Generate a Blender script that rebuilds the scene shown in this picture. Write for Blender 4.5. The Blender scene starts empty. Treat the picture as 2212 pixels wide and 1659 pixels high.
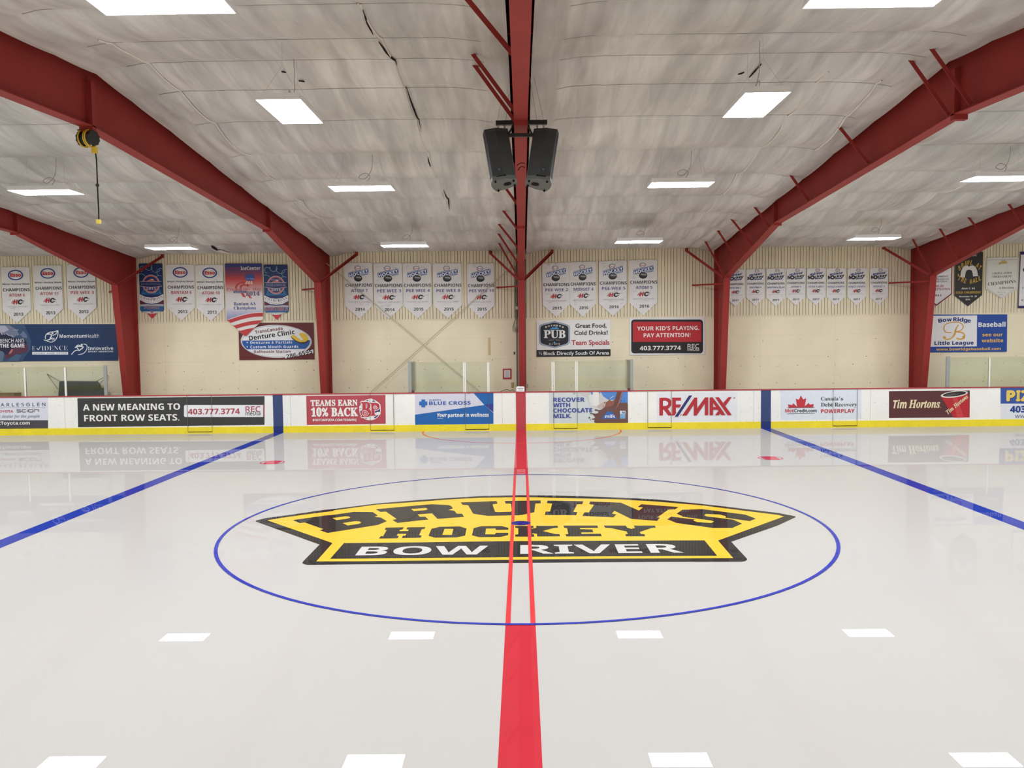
import bpy, bmesh, math, random
import numpy as np
from mathutils import Vector, Matrix, Euler

random.seed(7)
RS = np.random.RandomState(11)
SC = bpy.context.scene
COL = SC.collection

# ------------------------------------------------------------------ camera
IW, IH = 2212.0, 1659.0
F_PX = 1796.29
PITCH, ROLL, YAW = -0.05772, -0.01079, -0.01195
CAM = np.array([0.039, -12.819, 2.920])


def basis():
    cy, sy, cp, sp = math.cos(YAW), math.sin(YAW), math.cos(PITCH), math.sin(PITCH)
    f = np.array([sy * cp, cy * cp, sp]); r = np.array([cy, -sy, 0.0]); u = np.cross(r, f)
    c, s = math.cos(ROLL), math.sin(ROLL)
    return c * r + s * u, -s * r + c * u, f


CR, CU, CF = basis()
cam = bpy.data.cameras.new('camera')
cam.sensor_fit = 'HORIZONTAL'; cam.sensor_width = 36.0
cam.lens = 36.0 * F_PX / IW
cam.clip_start = 0.05; cam.clip_end = 300
co = bpy.data.objects.new('camera', cam); COL.objects.link(co)
co.matrix_world = Matrix(((CR[0], CU[0], -CF[0], CAM[0]), (CR[1], CU[1], -CF[1], CAM[1]),
                          (CR[2], CU[2], -CF[2], CAM[2]), (0, 0, 0, 1)))
SC.camera = co

# ------------------------------------------------------------------ world, exposure
wd = bpy.data.worlds.new('world'); SC.world = wd; wd.use_nodes = True
wd.node_tree.nodes['Background'].inputs[0].default_value = (0.02, 0.02, 0.02, 1)
SC.view_settings.view_transform = 'Standard'
try:
    SC.view_settings.look = 'None'
except Exception:
    pass
SC.view_settings.gamma = 1.0
SC.view_settings.use_curve_mapping = False
SC.view_settings.exposure = 0.0
LAMP = 60.0                      # radiance of the ceiling panels (W/m2/sr)
LAMP_COL = (0.94, 1.0, 1.09)
try:
    SC.cycles.use_denoising = True
    SC.cycles.max_bounces = 8; SC.cycles.diffuse_bounces = 6; SC.cycles.glossy_bounces = 4
    SC.cycles.transparent_max_bounces = 16; SC.cycles.sample_clamp_indirect = 6.0
    SC.cycles.caustics_reflective = False; SC.cycles.caustics_refractive = False
except Exception:
    pass


# ------------------------------------------------------------------ photo -> place
def ray(px, py):
    return CF + (px - IW / 2) / F_PX * CR - (py - IH / 2) / F_PX * CU


def onY(px, py, Y):
    d = ray(px, py); return CAM + d * (Y - CAM[1]) / d[1]


def onZ(px, py, Z):
    d = ray(px, py); return CAM + d * (Z - CAM[2]) / d[2]


def onX(px, py, X):
    d = ray(px, py); return CAM + d * (X - CAM[0]) / d[0]


# measuring windows on the photograph: origin and scale
FR = dict(P=(0, 0, 1), A=(0, 530, 3.95), B=(480, 530, 3.95), C=(840, 530, 3.95), D=(1140, 530, 3.95), E=(1652, 530, 3.95),
          L1=(660, 1065, 9.2167), L2=(880, 1065, 9.2167), L3=(1100, 1065, 9.2167), L4=(1320, 1065, 6.1444),
          L5=(540, 1090, 9.2167), G=(540, 1010, 3.6867), H=(1120, 1010, 3.5677),
          BP=(655, 845, 11.642), MK=(1180, 838, 11.642), PB=(1150, 685, 12.289), SH=(0, 780, 8.508),
          CC=(1040, 640, 7.543), MO=(0, 695, 17.015), EB=(0, 530, 7.9), PR=(280, 530, 7.3733), IN=(480, 540, 6.637),
          RT=(1980, 530, 6.638), RX=(1410, 845, 6.6842), RL=(130, 240, 6.379))


def px(fr, x, y):
    a = FR[fr]; return a[0] + x / a[2], a[1] + y / a[2]


# ------------------------------------------------------------------ materials
MATS = {}


def lin(c):
    c = c / 255.0
    return c / 12.92 if c <= 0.04045 else ((c + 0.055) / 1.055) ** 2.4


def mat(key, rgb, rough=0.5, var=0.06, scale=6.0, spec=0.5, metal=0.0, bump=0.0, bscale=40.0, linear=False):
    if key in MATS:
        return MATS[key]
    m = bpy.data.materials.new(key); m.use_nodes = True
    nt = m.node_tree; N, L = nt.nodes, nt.links
    b = N['Principled BSDF']
    c = rgb if linear else tuple(min(0.92, lin(v) * 1.08) for v in rgb)
    tc = N.new('ShaderNodeTexCoord'); nz = N.new('ShaderNodeTexNoise')
    nz.inputs['Scale'].default_value = scale; nz.inputs['Detail'].default_value = 4
    L.new(tc.outputs['Object'], nz.inputs['Vector'])
    mr = N.new('ShaderNodeMapRange')
    mr.inputs['From Min'].default_value = 0.3; mr.inputs['From Max'].default_value = 0.7
    mr.inputs['To Min'].default_value = 1 - var; mr.inputs['To Max'].default_value = 1.0
    L.new(nz.outputs['Fac'], mr.inputs['Value'])
    mx = N.new('ShaderNodeMix'); mx.data_type = 'RGBA'; mx.blend_type = 'MULTIPLY'
    mx.inputs['Factor'].default_value = 1.0
    mx.inputs['A'].default_value = (*c, 1)
    L.new(mr.outputs['Result'], mx.inputs['B'])
    L.new(mx.outputs['Result'], b.inputs['Base Color'])
    b.inputs['Roughness'].default_value = rough; b.inputs['Metallic'].default_value = metal
    b.inputs['Specular IOR Level'].default_value = spec
    if bump:
        n2 = N.new('ShaderNodeTexNoise'); n2.inputs['Scale'].default_value = bscale
        L.new(tc.outputs['Object'], n2.inputs['Vector'])
        bp = N.new('ShaderNodeBump'); bp.inputs['Strength'].default_value = bump; bp.inputs['Distance'].default_value = 0.02
        L.new(n2.outputs['Fac'], bp.inputs['Height']); L.new(bp.outputs['Normal'], b.inputs['Normal'])
    MATS[key] = m
    return m


def ink(r, g, b):
    return mat('print_%d_%d_%d' % (r, g, b), (r, g, b), 0.45, 0.05, 8.0, 0.35)


def icep(r, g, b):
    """paint frozen under the ice skin"""
    m = mat('ice_paint_%d_%d_%d' % (r, g, b), (r, g, b), 0.025, 0.06, 3.0, 0.5)
    return skin(m)


def skin(m):
    """wet sheen of slightly frosted ice: weakened Fresnel reflection over flat paint"""
    nt = m.node_tree; N, L = nt.nodes, nt.links
    if 'Principled BSDF' not in N: return m
    b = N['Principled BSDF']; src = b.inputs['Base Color'].links[0].from_socket
    d = N.new('ShaderNodeBsdfDiffuse'); g = N.new('ShaderNodeBsdfGlossy'); f = N.new('ShaderNodeFresnel'); k = N.new('ShaderNodeMath'); x = N.new('ShaderNodeMixShader')
    g.inputs['Roughness'].default_value = 0.006; f.inputs['IOR'].default_value = 1.31
    k.operation = 'MULTIPLY'; k.inputs[1].default_value = 0.60
    L.new(src, d.inputs['Color']); L.new(f.outputs[0], k.inputs[0]); L.new(k.outputs[0], x.inputs['Fac'])
    L.new(d.outputs[0], x.inputs[1]); L.new(g.outputs[0], x.inputs[2]); L.new(x.outputs[0], N['Material Output'].inputs['Surface'])
    N.remove(b)
    return m


# ------------------------------------------------------------------ object helpers
def tag(o, label=None, cat=None, group=None, kind=None):
    if label: o['label'] = label
    if cat: o['category'] = cat
    if group: o['group'] = group
    if kind: o['kind'] = kind
    return o


def empty(name, loc, label=None, cat=None, group=None):
    o = bpy.data.objects.new(name, None); COL.objects.link(o); o.location = loc
    o.empty_display_size = 0.1
    return tag(o, label, cat, group)


class MB:
    """collects shapes; build() links them as ONE mesh object"""

    def __init__(s):
        s.v = []; s.f = []; s.fm = []; s.mats = []; s.smooth = []

    def mi(s, m):
        if m not in s.mats: s.mats.append(m)
        return s.mats.index(m)

    def add(s, verts, faces, m, smooth=False):
        k = len(s.v); i = s.mi(m)
        s.v += [tuple(map(float, v)) for v in verts]
        for f in faces:
            s.f.append(tuple(k + a for a in f)); s.fm.append(i); s.smooth.append(smooth)

    def box(s, a, b, m, rot=None, at=None):
        x0, y0, z0 = a; x1, y1, z1 = b
        v = [(x0, y0, z0), (x1, y0, z0), (x1, y1, z0), (x0, y1, z0), (x0, y0, z1), (x1, y0, z1), (x1, y1, z1), (x0, y1, z1)]
        if rot is not None:
            v = [tuple(rot @ Vector(p) + Vector(at or (0, 0, 0))) for p in v]
        s.add(v, [(0, 3, 2, 1), (4, 5, 6, 7), (0, 1, 5, 4), (1, 2, 6, 5), (2, 3, 7, 6), (3, 0, 4, 7)], m)

    def bar(s, p, q, w, h, m, up=(0, 0, 1)):
        p, q = Vector(p), Vector(q); d = (q - p).normalized()
        a = d.cross(Vector(up))
        if a.length < 1e-4: a = d.cross(Vector((1, 0, 0)))
        a.normalize(); b = a.cross(d).normalized()
        v = []
        for o in (p, q):
            for sx, sy in ((-1, -1), (1, -1), (1, 1), (-1, 1)):
                v.append(o + a * (sx * w / 2) + b * (sy * h / 2))
        s.add(v, [(0, 1, 2, 3), (7, 6, 5, 4), (0, 4, 5, 1), (1, 5, 6, 2), (2, 6, 7, 3), (3, 7, 4, 0)], m)

    def angle(s, p, q, w, m, up=(0, 0, 1), t=0.012):
        """an L-section steel bar"""
        p, q = Vector(p), Vector(q); d = (q - p).normalized()
        a = d.cross(Vector(up)); a.normalize(); b = a.cross(d).normalized()
        prof = [(0, 0), (w, 0), (w, t), (t, t), (t, w), (0, w)]
        v = [o + a * (x - w / 2) + b * (y - w / 2) for o in (p, q) for x, y in prof]
        n = 6
        s.add(v, [tuple(range(n))[::-1], tuple(range(n, 2 * n))] + [(i, (i + 1) % n, n + (i + 1) % n, n + i) for i in range(n)], m)

    def tube(s, pts, r, m, n=8, smooth=True):
        pts = [Vector(p) for p in pts]; rings = []; v = []
        prev = None
        for i, p in enumerate(pts):
            d = (pts[min(i + 1, len(pts) - 1)] - pts[max(i - 1, 0)]).normalized()
            a = d.cross(Vector((0, 0, 1))) if prev is None else prev - d * prev.dot(d)
            if a.length < 1e-4: a = d.cross(Vector((0, 1, 0)))
            a.normalize(); prev = a; b = d.cross(a)
            rr = r[i] if isinstance(r, (list, tuple)) else r
            v += [p + (a * math.cos(2 * math.pi * k / n) + b * math.sin(2 * math.pi * k / n)) * rr for k in range(n)]
        f = []
        for i in range(len(pts) - 1):
            for k in range(n):
                f.append((i * n + k, i * n + (k + 1) % n, (i + 1) * n + (k + 1) % n, (i + 1) * n + k))
        s.add(v, f, m, smooth)
        e = len(pts) - 1
        s.add(v[:n], [tuple(range(n))[::-1]], m); s.add(v[e * n:], [tuple(range(n))], m)

    def cord(s, pts, r, m, n=6):
        """a tube along a smooth curve through pts"""
        P = [Vector(pts[0])] + [Vector(p) for p in pts] + [Vector(pts[-1])]; out = []
        for i in range(1, len(P) - 2):
            for k in range(6):
                t = k / 6.0
                out.append(0.5 * (2 * P[i] + (P[i + 1] - P[i - 1]) * t + (2 * P[i - 1] - 5 * P[i] + 4 * P[i + 1] - P[i + 2]) * t * t + (3 * P[i] - P[i - 1] - 3 * P[i + 1] + P[i + 2]) * t ** 3))
        s.tube(out + [P[-1]], r, m, n)

    def prism(s, poly, axis, a, b, m):
        """polygon (2D) swept along an axis: 'x' -> poly is (y,z); 'y' -> (x,z); 'z' -> (x,y)"""
        def mk(p, t):
            return {'x': (t, p[0], p[1]), 'y': (p[0], t, p[1]), 'z': (p[0], p[1], t)}[axis]
        n = len(poly); v = [mk(p, a) for p in poly] + [mk(p, b) for p in poly]
        s.add(v, [tuple(range(n)), tuple(range(n, 2 * n))[::-1]] + [(i, n + i, n + (i + 1) % n, (i + 1) % n) for i in range(n)], m)

    def lathe(s, prof, m, mtx, n=24, smooth=True):
        v = []
        for r, z in prof:
            v += [mtx @ Vector((r * math.cos(2 * math.pi * k / n), r * math.sin(2 * math.pi * k / n), z)) for k in range(n)]
        f = [(i * n + k, i * n + (k + 1) % n, (i + 1) * n + (k + 1) % n, (i + 1) * n + k) for i in range(len(prof) - 1) for k in range(n)]
        s.add(v, f, m, smooth)
        s.add(v[:n], [tuple(range(n))[::-1]], m); s.add(v[-n:], [tuple(range(n))], m)

    def build(s, name, parent=None, loc=(0, 0, 0), bevel=0.0, fix=True):
        me = bpy.data.meshes.new(name)
        L = Vector(loc)
        me.from_pydata([tuple(Vector(v) - L) for v in s.v], [], s.f)
        for m in s.mats: me.materials.append(m)
        me.polygons.foreach_set('material_index', s.fm)
        me.polygons.foreach_set('use_smooth', s.smooth)
        if fix:
            bm = bmesh.new(); bm.from_mesh(me); bmesh.ops.recalc_face_normals(bm, faces=bm.faces); bm.to_mesh(me); bm.free()
        me.update()
        o = bpy.data.objects.new(name, me); COL.objects.link(o)
        o.location = loc
        if parent is not None: o.parent = parent
        if bevel:
            b = o.modifiers.new('bevel', 'BEVEL'); b.width = bevel; b.segments = 2; b.limit_method = 'ANGLE'
        return o


def part(mb, name, root, bevel=0.0, fix=True, label=None):
    """build a mesh given in world coordinates as a child of root"""
    o = mb.build(name, None, (0, 0, 0), bevel, fix)
    L = Vector((0, 0, 0)); q = root
    while q is not None:
        L = L + q.location; q = q.parent
    me = o.data
    n = len(me.vertices); a = np.empty(n * 3); me.vertices.foreach_get('co', a)
    a = a.reshape(-1, 3) - np.array(L); me.vertices.foreach_set('co', a.ravel()); me.update()
    o.parent = root
    if label: o['label'] = label
    return o


# ------------------------------------------------------------------ lettering
STY = {'plain': None, 'sbold': (0x1D5D4, 0x1D5EE, 0x1D7EC), 'sans': (0x1D5A0, 0x1D5BA, 0x1D7E2), 'serb': (0x1D400, 0x1D41A, 0x1D7CE),
       'serbi': (0x1D468, 0x1D482, 0x1D7CE), 'scriptb': (0x1D4D0, 0x1D4EA, 0x1D7CE), 'sansbi': (0x1D63C, 0x1D656, 0x1D7EC)}
TCACHE = {}


def ustr(s, sty):
    b = STY[sty]
    if b is None: return s
    o = ''
    for c in s:
        if 'A' <= c <= 'Z': o += chr(b[0] + ord(c) - 65)
        elif 'a' <= c <= 'z': o += chr(b[1] + ord(c) - 97)
        elif '0' <= c <= '9': o += chr(b[2] + ord(c) - 48)
        else: o += c
    return o


def glyphs(s, sty='sbold', off=0.0, space=1.0):
    k = (s, sty, off, space)
    if k in TCACHE: return TCACHE[k]
    cu = bpy.data.curves.new('t', 'FONT'); cu.body = ustr(s, sty); cu.offset = off; cu.space_character = space
    cu.resolution_u = 3; cu.fill_mode = 'FRONT'
    o = bpy.data.objects.new('t', cu)
    me = bpy.data.meshes.new_from_object(o)
    v = np.array([tuple(p.co[:2]) for p in me.vertices]) if len(me.vertices) else np.zeros((0, 2))
    f = [tuple(p.vertices) for p in me.polygons]
    bpy.data.objects.remove(o); bpy.data.curves.remove(cu); bpy.data.meshes.remove(me)
    TCACHE[k] = (v, f)
    return TCACHE[k]


def ref_h(sty, ch):
    v, _ = glyphs(ch, sty)
    return v[:, 1].max() if len(v) else 0.7


class Print:
    """flat lettering and artwork laid on a real panel; mp turns drawing units into (X, Z) on that panel"""

    def __init__(s, Y, mp, inkf=ink, step=0.0025, ice=False):
        s.n = 0; s.Y = Y; s.mp = mp; s.parts = {}; s.ink = inkf; s.step = step; s.ice = ice; s.over = None

    def w(s, p, lay):
        a, b = p
        d = lay * s.step + (s.n % 30) * s.step * 0.025       # every print lies a hair above the one before
        return (a, b, s.Y + d) if s.ice else (a, s.Y - d, b)

    def mb(s, part):
        if part not in s.parts: s.parts[part] = MB()
        return s.parts[part]

    def poly(s, part, pts, c, lay=1):
        q = [s.mp(*p) for p in pts]; s.n += 1
        area = sum(q[i][0] * q[(i + 1) % len(q)][1] - q[(i + 1) % len(q)][0] * q[i][1] for i in range(len(q)))
        if area < 0: q = q[::-1]
        if len(q) > 4:
            from mathutils.geometry import tessellate_polygon
            tr = tessellate_polygon([[Vector((a, b, 0)) for a, b in q]])
            fs = []
            for t in tr:
                a, b, cc = (q[i] for i in t)
                ar = (b[0] - a[0]) * (cc[1] - a[1]) - (cc[0] - a[0]) * (b[1] - a[1])
                fs.append(tuple(t) if ar > 0 else tuple(t)[::-1])
        else:
            fs = [tuple(range(len(q)))]
        s.mb(part).add([s.w(p, lay) for p in q], fs, s.ink(*c))

    def rect(s, part, x0, y0, x1, y1, c, lay=1):
        s.poly(part, [(x0, y0), (x1, y0), (x1, y1), (x0, y1)], c, lay)

    def rrect(s, part, x0, y0, x1, y1, r, c, lay=1):
        pts = []
        for cx, cy, a in ((x1 - r, y0 + r, -90), (x1 - r, y1 - r, 0), (x0 + r, y1 - r, 90), (x0 + r, y0 + r, 180)):
            for k in range(5):
                t = math.radians(a + 22.5 * k); pts.append((cx + r * math.cos(t), cy + r * math.sin(t)))
        s.poly(part, pts, c, lay)

    def oval(s, part, cx, cy, rx, ry, c, lay=1, rot=0.0, n=36):
        t = math.radians(rot)
        pts = []
        for k in range(n):
            a = 2 * math.pi * k / n; x, y = rx * math.cos(a), ry * math.sin(a)
            pts.append((cx + x * math.cos(t) - y * math.sin(t), cy + x * math.sin(t) + y * math.cos(t)))
        s.poly(part, pts, c, lay)

    def ring(s, part, cx, cy, rx, ry, wd, c, lay=1, a0=0.0, a1=360.0, n=40, wy=None):
        wy = wd if wy is None else wy
        for k in range(n):
            a = math.radians(a0 + (a1 - a0) * k / n); b = math.radians(a0 + (a1 - a0) * (k + 1) / n)
            s.poly(part, [(cx + rx * math.cos(a), cy + ry * math.sin(a)), (cx + rx * math.cos(b), cy + ry * math.sin(b)),
                          (cx + (rx - wd) * math.cos(b), cy + (ry - wy) * math.sin(b)),
                          (cx + (rx - wd) * math.cos(a), cy + (ry - wy) * math.sin(a))], c, lay)

    def line(s, part, pts, wd, c, lay=1):
        for (x0, y0), (x1, y1) in zip(pts[:-1], pts[1:]):
            dx, dy = x1 - x0, y1 - y0; l = math.hypot(dx, dy) or 1; nx, ny = -dy / l * wd / 2, dx / l * wd / 2
            s.poly(part, [(x0 + nx, y0 + ny), (x1 + nx, y1 + ny), (x1 - nx, y1 - ny), (x0 - nx, y0 - ny)], c, lay)

    def curve(s, part, pts, wd, c, lay=1, n=8):
        """smooth stroke through pts"""
        out = []
        P = [pts[0]] + list(pts) + [pts[-1]]
        for i in range(1, len(P) - 2):
            for k in range(n):
                t = k / n
                out.append(tuple(0.5 * ((2 * P[i][j]) + (-P[i - 1][j] + P[i + 1][j]) * t + (2 * P[i - 1][j] - 5 * P[i][j] + 4 * P[i + 1][j] - P[i + 2][j]) * t * t
                                        + (-P[i - 1][j] + 3 * P[i][j] - 3 * P[i + 1][j] + P[i + 2][j]) * t ** 3) for j in (0, 1)))
        out.append(pts[-1])
        s.line(part, out, wd, c, lay)

    def text(s, part, st, x0, y0, x1, y1, c, lay=2, sty='sbold', rot=0.0, off=0.0, space=1.0, ref='H', shear=0.0):
        """ink runs from x0 to x1, capitals from y0 (top) to y1 (baseline); rot in degrees, anticlockwise"""
        v, f = glyphs(st, sty, min(off, 0.0), space); s.n += 1
        if not len(v): return
        yc = (y0 + y1) / 2; xc = (x0 + x1) / 2
        a, b = s.mp(x0, yc), s.mp(x1, yc)
        W = math.hypot(b[0] - a[0], b[1] - a[1])
        t, d = s.mp(xc, y0), s.mp(xc, y1)
        Hh = math.hypot(t[0] - d[0], t[1] - d[1])
        cen = s.mp(xc, yc)
        u0, u1 = v[:, 0].min(), v[:, 0].max(); rh = ref_h(sty, ref)
        X = ((v[:, 0] - u0) / (u1 - u0) - 0.5) * W; Yv = (v[:, 1] / rh - 0.5) * Hh
        X = X + Yv * shear
        th = math.radians(rot); cs, sn = math.cos(th), math.sin(th)
        q = np.stack([cen[0] + X * cs - Yv * sn, cen[1] + X * sn + Yv * cs], 1)
        s.mb(part).add([s.w(p, lay) for p in q], f, s.ink(*c))
        if off > 0.003:                      # heavier strokes
            e = off * Hh / rh * 0.9
            for k, (ex, ey) in enumerate(((e, 0), (-e, 0), (0, e), (0, -e)) if off > 0.009 else ((e, 0), (-e, 0))):
                s.mb(part).add([s.w((p[0] + ex, p[1] + ey), lay - 0.12 * (k + 1)) for p in q], f, s.ink(*c))

    def finish(s, root):
        for k, m in s.parts.items():
            part(m, k, root, fix=False)


def fmap(fr, Y):
    def g(x, y):
        p = onY(*px(fr, x, y), Y); return (float(p[0]), float(p[2]))
    return g


def panel(name, pts, Y, th, c, label, cat, group=None, mtl=None, bevel=0.0):
    """a rigid board or cloth of outline pts (X,Z) whose face stands at Y"""
    xs = [p[0] for p in pts]; zs = [p[1] for p in pts]
    loc = ((min(xs) + max(xs)) / 2, Y + th, min(zs))
    m = MB(); m.prism(pts, 'y', Y, Y + th, mtl or ink(*c))
    o = m.build(name, None, loc, bevel)
    return tag(o, label, cat, group)

# ------------------------------------------------------------------ measures of the hall
WALL = 14.46                     # inner face of the lower back wall
BRD = 12.744                     # ice-side face of the far boards
BTOP = 1.205
BAY, X0 = 6.35, 0.06
RIDGE = -0.5
FRX = [X0 + BAY * k for k in range(-2, 3)]
PURL = sorted([RIDGE] + [RIDGE + s * d for s in (-1, 1) for d in (1.1, 2.55, 4.4, 6.25, 8.1, 9.95, 11.8, 13.5)])


def roof(y):
    return 6.96 - 0.083 * abs(y - RIDGE)


def flange(y):
    d = abs(y - RIDGE)
    return 6.06 - 0.41 * d / 8.57 if d < 8.57 else 5.65 - (d - 8.57) * (0.99 / 5.05)


RED = mat('red_oxide_steel', (148, 54, 50), 0.55, 0.12, 1.5, 0.12)
CREAM = mat('cream_wall_paint', (240, 226, 196), 0.6, 0.10, 0.8, 0.3)
SIDING = mat('cream_ribbed_siding', (232, 220, 190), 0.55, 0.12, 1.2, 0.3)
def crease_shade_dust(m):
    """dust streaks and crease shading painted into the colour, that run down the slope of the facing"""
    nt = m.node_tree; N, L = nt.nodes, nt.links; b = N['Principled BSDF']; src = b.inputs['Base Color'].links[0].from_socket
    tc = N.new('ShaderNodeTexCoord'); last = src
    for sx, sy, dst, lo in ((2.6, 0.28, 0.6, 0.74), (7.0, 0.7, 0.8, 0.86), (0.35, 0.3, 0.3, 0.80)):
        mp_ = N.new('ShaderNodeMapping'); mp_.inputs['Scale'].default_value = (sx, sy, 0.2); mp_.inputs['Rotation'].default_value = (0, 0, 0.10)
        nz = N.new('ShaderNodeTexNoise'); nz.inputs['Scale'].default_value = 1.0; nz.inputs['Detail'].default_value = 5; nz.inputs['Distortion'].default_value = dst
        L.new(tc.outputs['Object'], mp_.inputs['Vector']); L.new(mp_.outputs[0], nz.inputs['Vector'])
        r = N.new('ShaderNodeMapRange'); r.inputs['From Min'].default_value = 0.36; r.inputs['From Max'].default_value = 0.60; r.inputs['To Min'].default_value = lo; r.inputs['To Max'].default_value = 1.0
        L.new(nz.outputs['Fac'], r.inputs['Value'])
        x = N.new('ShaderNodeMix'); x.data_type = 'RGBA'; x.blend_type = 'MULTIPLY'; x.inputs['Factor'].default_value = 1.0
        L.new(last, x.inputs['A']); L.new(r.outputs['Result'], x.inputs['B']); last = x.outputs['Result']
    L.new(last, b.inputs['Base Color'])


GROOVE = mat('siding_groove_brown', (104, 90, 68), 0.8, 0.2, 8.0, 0.2)  # brown backing between the ribs, darker than the siding
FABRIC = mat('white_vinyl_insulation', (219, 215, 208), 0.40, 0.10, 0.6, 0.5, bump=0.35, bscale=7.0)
crease_shade_dust(FABRIC)  # wrinkle shading and dust streaks multiplied into the vinyl colour
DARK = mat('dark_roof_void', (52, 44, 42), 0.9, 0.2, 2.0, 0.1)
WHITE = mat('white_board_plastic', (240, 236, 228), 0.38, 0.05, 1.6, 0.5)
YEL = mat('yellow_kick_plastic', (250, 216, 42), 0.4, 0.10, 2.5, 0.5)
BBLUE = mat('blue_stripe_plastic', (50, 66, 112), 0.4, 0.08, 3.0)
BBLUE2 = mat('blue_kick_plastic', (24, 44, 112), 0.4, 0.1, 3.0)
BRED = mat('red_stripe_plastic', (182, 64, 72), 0.4, 0.08, 3.0)
CAPR = mat('red_cap_rail', (176, 58, 64), 0.45, 0.1, 3.0)
BLACK = mat('black_gap', (22, 20, 20), 0.8, 0.1, 4.0, 0.2)
GREYM = mat('galvanised_grey', (150, 146, 138), 0.45, 0.12, 6.0, 0.5, 0.3)
WHITEM = mat('white_enamel', (238, 238, 238), 0.4, 0.03, 6.0)
CONC = mat('grey_concrete', (140, 134, 124), 0.8, 0.15, 1.5, 0.3)

# ---- ice, the floor of the hall
ICE = mat('white_ice', (0.575, 0.545, 0.503), 0.022, 0.025, 0.25, 0.5, linear=True)
skin(ICE)
m = MB(); m.box((-29.6, -12.84, -0.04), (29.6, 12.84, 0.0), ICE)
floor = m.build('floor'); tag(floor, kind='structure')
m = MB(); m.box((-32.2, -15.6, -0.30), (32.2, 14.7, -0.06), CONC)
tag(m.build('floor.001'), kind='structure')

pr = Print(0.0, lambda x, y: (x, y), icep, 0.0006, True)
RD = (200, 54, 64); BL = (58, 66, 168); NB = (40, 44, 130); OR = (226, 92, 52)
w = 0.1524
CX = 0.068
pr.rect('center_red_line', -w, -12.73, w, -4.53, RD, 1)
pr.rect('center_red_line', -w, 4.53, w, 12.73, RD, 1)
for x in (-7.518, 7.529):
    pr.rect('blue_line' if x < 0 else 'blue_line ', x - w, -12.73, x + w, 12.73, (44, 62, 158), 1)
pr.ring('center_circle', CX, 0, 4.573, 4.573, 0.05, BL, 8, n=120)
pr.ring('referee_crease', 0.02, 12.72, 3.06, 3.06, 0.05, OR, 2, 180, 360, n=60)
for nm, fx, fy in (('face_off_spot', -5.865, 6.595), ('face_off_spot ', 5.835, 6.578)):
    pr.ring(nm, fx, fy, 0.29, 0.29, 0.035, (206, 74, 90), 2)
    pts = []
    a0 = math.acos(0.62)
    for k in range(13):
        a = a0 + (math.pi - 2 * a0) * k / 12; pts.append((fx + 0.285 * math.cos(a), fy + 0.285 * math.sin(a)))
    pts2 = [(x, 2 * fy - y) for x, y in pts][::-1]
    pr.poly(nm, pts + pts2, (206, 74, 90), 2)
pr.finish(floor)

# ---- centre ice logo traced in plan
lg = Print(0.0, lambda x, y: (x, y), icep, 0.0006, True)
BK = (55, 53, 51); YL = (238, 194, 66)


def T(*segs):
    out = []
    for fr, pts in segs:
        for x, y in pts:
            p = onZ(*px(fr, x, y), 0.0); out.append((float(p[0]), float(p[1])))
    return out


lg.poly('logo_border', T(('L5', [(110, 328), (130, 315), (300, 272), (900, 190), (1480, 105)]), ('L1', [(560, 318), (1400, 212), (2212, 143)]),
        ('L2', [(900, 95), (1500, 60), (2212, 45)]), ('L3', [(400, 45), (1000, 52), (1500, 68), (2212, 92)]), ('L4', [(600, 85), (1200, 145), (1500, 178), (2212, 265)]),
        ('H', [(2100, 369), (2132, 376), (2137, 383), (2110, 395)]), ('L4', [(2212, 432), (1595, 648), (1800, 868), (1808, 885), (1780, 905), (1740, 912), (600, 915), (0, 918)]),
        ('L5', [(2212, 1190), (1150, 1203), (1080, 1190), (1042, 1165), (1060, 1130), (1385, 797), (520, 485), (200, 370), (120, 338)])), BK, 2)
lg.poly('logo_field', T(('L5', [(345, 315), (600, 270), (1200, 188), (1660, 130)]), ('L1', [(560, 348), (1400, 235), (2212, 180)]), ('L2', [(900, 125), (1500, 95), (2212, 85)]),
        ('L3', [(600, 88), (1200, 105), (2212, 130)]), ('L4', [(600, 115), (1200, 165), (1700, 228), (2212, 292)]), ('H', [(2045, 378)]),
        ('L4', [(1420, 632), (1622, 866), (0, 872)]), ('L5', [(2212, 1130), (1320, 1133), (1645, 768)])), YL, 3)
lg.poly('logo_band', T(('L5', [(1870, 770)]), ('L1', [(2212, 985)]), ('L3', [(0, 960), (2212, 950)]), ('L4', [(1240, 630), (1408, 835), (0, 840)]), ('L5', [(2212, 1078), (1595, 1083)])), BK, 4)
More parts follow.
